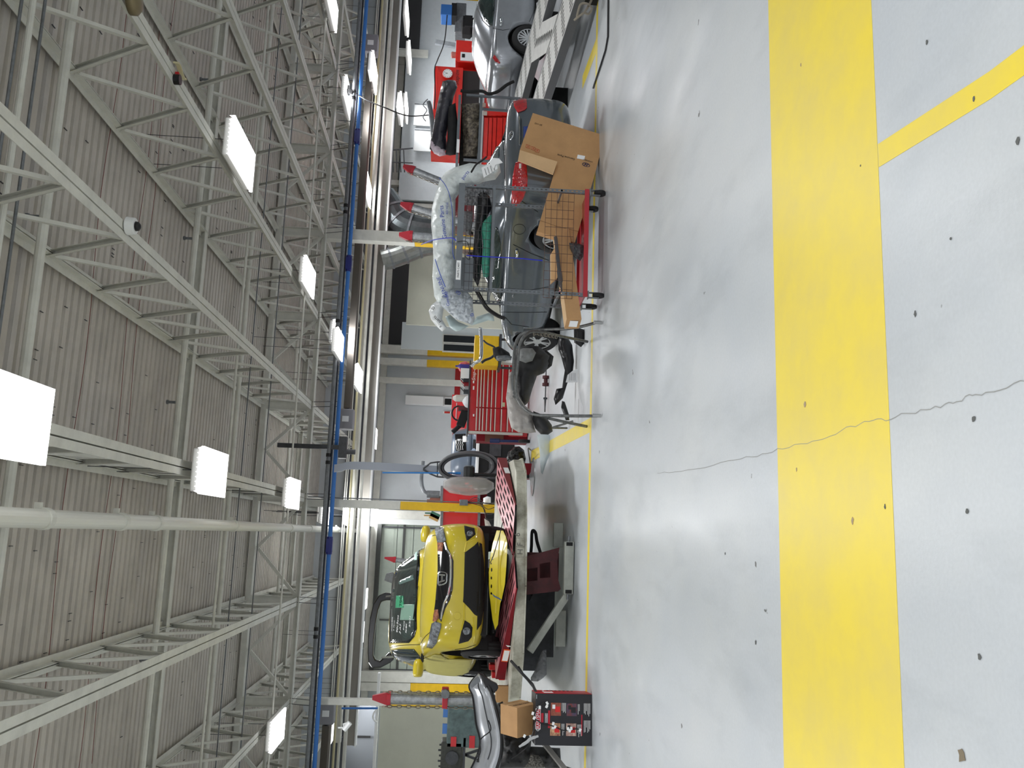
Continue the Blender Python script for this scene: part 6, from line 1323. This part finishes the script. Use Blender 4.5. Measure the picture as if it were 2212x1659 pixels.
blob('loose_parts', [(996, 225), (1036, 222), (1036, 300), (1030, 338), (1000, 338), (1000, 290)], SY+.3, .3, mat('mixed_parts', (70, 62, 58), .35, var=.7, scale=18, bump=.8, var2=(150, 140, 120)), 'jumble of dark brown trim parts on the second cart shelf', 'car part', amp=.05, seed=76, nu=22)
# tyre, strut lying near the far ramp
p = W(1092, 200, Y=14.6); ty = MB(); 
for k in range(9): ty.lathe([(.17, -.10), (.2, -.10), (.215, -.08), (.215, .08), (.2, .10), (.17, .10)], 30, (0, 0, 0), axis='X') if k == 0 else None
p = W(1092, 200, Y=16.0)
prop('tire', 1100, 197, 19.0, lambda q: [q.lathe([(.2, -.018), (.31, -.018), (.32, 0), (.31, .018), (.2, .018)], 26, (.04*(k-2.5), 0, 0), axis='X') for k in range(6)], mat('tire_grey', (120, 118, 108), .8), 'dusty grey tire standing behind the silver sedan tail', 'tire', kind=None)
MB().tube(wpx([(995, 196, 14.8), (1010, 198, 14.8), (1040, 197, 14.8), (1056, 203, 14.8), (1075, 198, 14.8), (1094, 184, 14.8), (1110, 176, 14.8)]), .03, 7).build('black_beam', blackm, label='crooked black bumper beam lying beside the second cart', cat='car part')
# equipment behind the silver sedan
p = W(965, 20, Y=22); eq = empty('welding_machine', (p.x, 22, 0), 0, 'blue-topped welding machine by the white wall', 'machine')
rect3(eq, 953, 976, 8, 33, 22, .5, 'blue_hood', blue, bevel=.02); rect3(eq, 976, 986, 6, 34, 22.02, .45, 'black_panel', blackm)
rect3(eq, 985, 1005, 5, 70, 22.3, .5, 'grey_cabinet', greyst, bevel=.02); wm(eq).box((p.x, 22.3, .5), (.7, .5, 1.0)).build('trolley', darkst, eq)
o = prop('transmission', 1024, 60, 21, lambda q: q.lathe([(.1, -.3), (.28, -.28), (.3, -.1), (.24, .05), (.3, .1), (.28, .3), (.08, .34)], 9).box((0, -.26, .15), (.3, .1, .2)), blackm, 'black machine casing on a bench behind the silver sedan', 'machine')
p = W(1045, 62, Y=21); b2_ = empty('bench', (p.x, 21.1, 0), 0, 'narrow white-topped bench under the black machine casing', 'bench')
MB().box((0, 0, p.z+.0), (1.4, .5, .06)).build('worktop', alloy, b2_)
for x in (-.65, .65): MB().box((x, 0, p.z/2), (.06, .4, p.z)).build('leg', steel, b2_)
rect3(b2_, 1037, 1046, 45, 62, 20.9, .2, 'red_bin', redp)
prop('light_channel', 962, 95, 28, lambda q: q.box((0, 0, 0), (.16, .12, .7), ry=.12), greyst, 'pale grey fluorescent channel on the white wall', 'fixture')
MB().tube(wpx([(966, 33, 21.8), (960, 90, 21), (945, 130, 20.5), (939, 150, 20.1), (940, 200, 20.1), (938, 235, 20.1)]), .015, 6).build('power_cable', black, label='black cable curving from the blue machine to the red cabinet', cat='cable')
MB().tube(wpx([(754, 192, 20.3), (790, 215, 20), (830, 232, 19.6), (880, 250, 19.2), (930, 248, 19.0)]), .015, 6).build('pull_rope', black, label='thin black rope slanting from the blue pipe to the red cabinet', cat='rope')
o = MB().tube(wpx([(925, 220, 19), (930, 240, 19), (935, 280, 19), (938, 320, 19)]), .06, 8).tube(wpx([(924, 214, 18.9), (914, 226, 18.9), (922, 238, 18.9), (914, 252, 18.9), (920, 262, 18.9)]), .012, 6).build('exhaust_hose', greyst, label='grey fat hose arm with wires above the wrapped bumper', cat='hose')
MB().box(W(747, 195, Y=20.2), (.2, .16, .2)).cyl(W(747, 195, Y=20.1), W(762, 200, Y=20.1), .05).build('hose_reel', blackm, label='black pulley gadget hanging on the blue pipe at the right', cat='reel')
p = W(741, 967, Y=20.3); MB().box(p, (.5, .2, .18)).box(p+V((0, 0, .8)), (.1, .1, 1.4)).cyl(p+V((-.1, -.1, -.1)), p+V((-.1, -.1, -.3)), .06).build('boom_mount', darkst, label='dark bracket assembly on the rails above the grey boom', cat='bracket')
for (xa_, ya_, Yd, lab) in ((895, 245, 29.9, 'left'), (893, 300, 29.9, 'right')):
    a_, b2 = W(930, ya_+28, Y=Yd), W(896, ya_-22, Y=Yd); x0_, x1_ = sorted((a_.x, b2.x)); z0, z1 = sorted((a_.z, b2.z))
    e_ = empty('wall_panel', ((x0_+x1_)/2, Yd, z0), 0, 'white board on the back wall, %s of two behind the grey hose arm' % lab, 'board'); MB().box((0, 0, (z1-z0)/2), (x1_-x0_, .06, z1-z0)).build('board', whitep, e_); MB().box(((x1_-x0_)/2-.05, -.05, (z1-z0)/2), (.04, .04, z1-z0)).build('latch_rod', greyst, e_)
q = MB()
for x_ in (848, 856, 864, 872): q.tube([W(x_, 322, Y=26), W(x_+2, 372, Y=26)], .02, 5)
q.tube([W(846, 324, Y=26), W(892, 320, Y=26)], .025, 5).tube([W(846, 350, Y=26), W(892, 352, Y=26)], .02, 5).build('wall_rack', darkst, label='thin dark pipe rack on the upper back wall', cat='rack')
# halogen head left, air line drop
p = W(752, 1573, Y=20); MB().tube([W(730, 1572, Y=20), W(742, 1572, Y=20), W(742, 1564, Y=20), W(750, 1562, Y=20)], .02, 6).tube([W(743, 1577, Y=20), W(756, 1561, Y=20)], .06, 8).build('white_spotlight', whitep, label='small white bracketed spotlight hanging at the far left', cat='spotlight')
MB().cyl(W(738, 1530, Y=22), W(816, 1530, Y=22), .025, n=8).build('air_drop', blue, label='short blue air line dropping by the slim column', cat='pipe')
MB().tube(wpx([(816, 1530, 22), (808, 1540, 22), (806, 1552, 22), (814, 1560, 22)]), .02, 6).build('white_hose', whitep, label='white hose loop at the end of the blue air line', cat='hose')

# red and blue cabinets along the back wall
for (x0_, x1_, y0_, y1_, Yd, m_, nm, lab) in ((977, 1044, 852, 927, 27.5, redp, 'wall_locker', 'flat red locker on the back wall behind the tool chest'), (983, 1060, 985, 1052, 27.5, redp, 'wall_locker', 'red locker seen through the black hose loop'), (1002, 1056, 987, 1018, 25.5, mat('navy_paint', (34, 40, 130), .4), 'blue_tool_chest', 'dark blue drawer chest seen through the black hose loop')):
    a_, b2 = W(x1_, y1_, Y=Yd), W(x0_, y0_, Y=Yd); o_ = empty(nm, ((a_.x+b2.x)/2, Yd, 0), 0, lab, 'cabinet'); w2 = abs(b2.x-a_.x); zt2 = b2.z
    MB().box((0, .25, zt2/2), (w2, .5, zt2)).build('body', m_, o_, bevel=.01)
    for i in range(4 if nm != 'wall_locker' else 2):
        n_ = 4 if nm != 'wall_locker' else 2; h2 = zt2*.8/n_
        q_ = MB().box((0, -.01, zt2*.15+h2*(i+.5)), (w2*.94, .03, h2*.9)).build('drawer' if n_ == 4 else 'locker_door', m_, o_, bevel=.004)
        MB().box((0, -.035, zt2*.15+h2*(i+.9)), (w2*.5, .02, .02)).build('handle', alloy, q_)
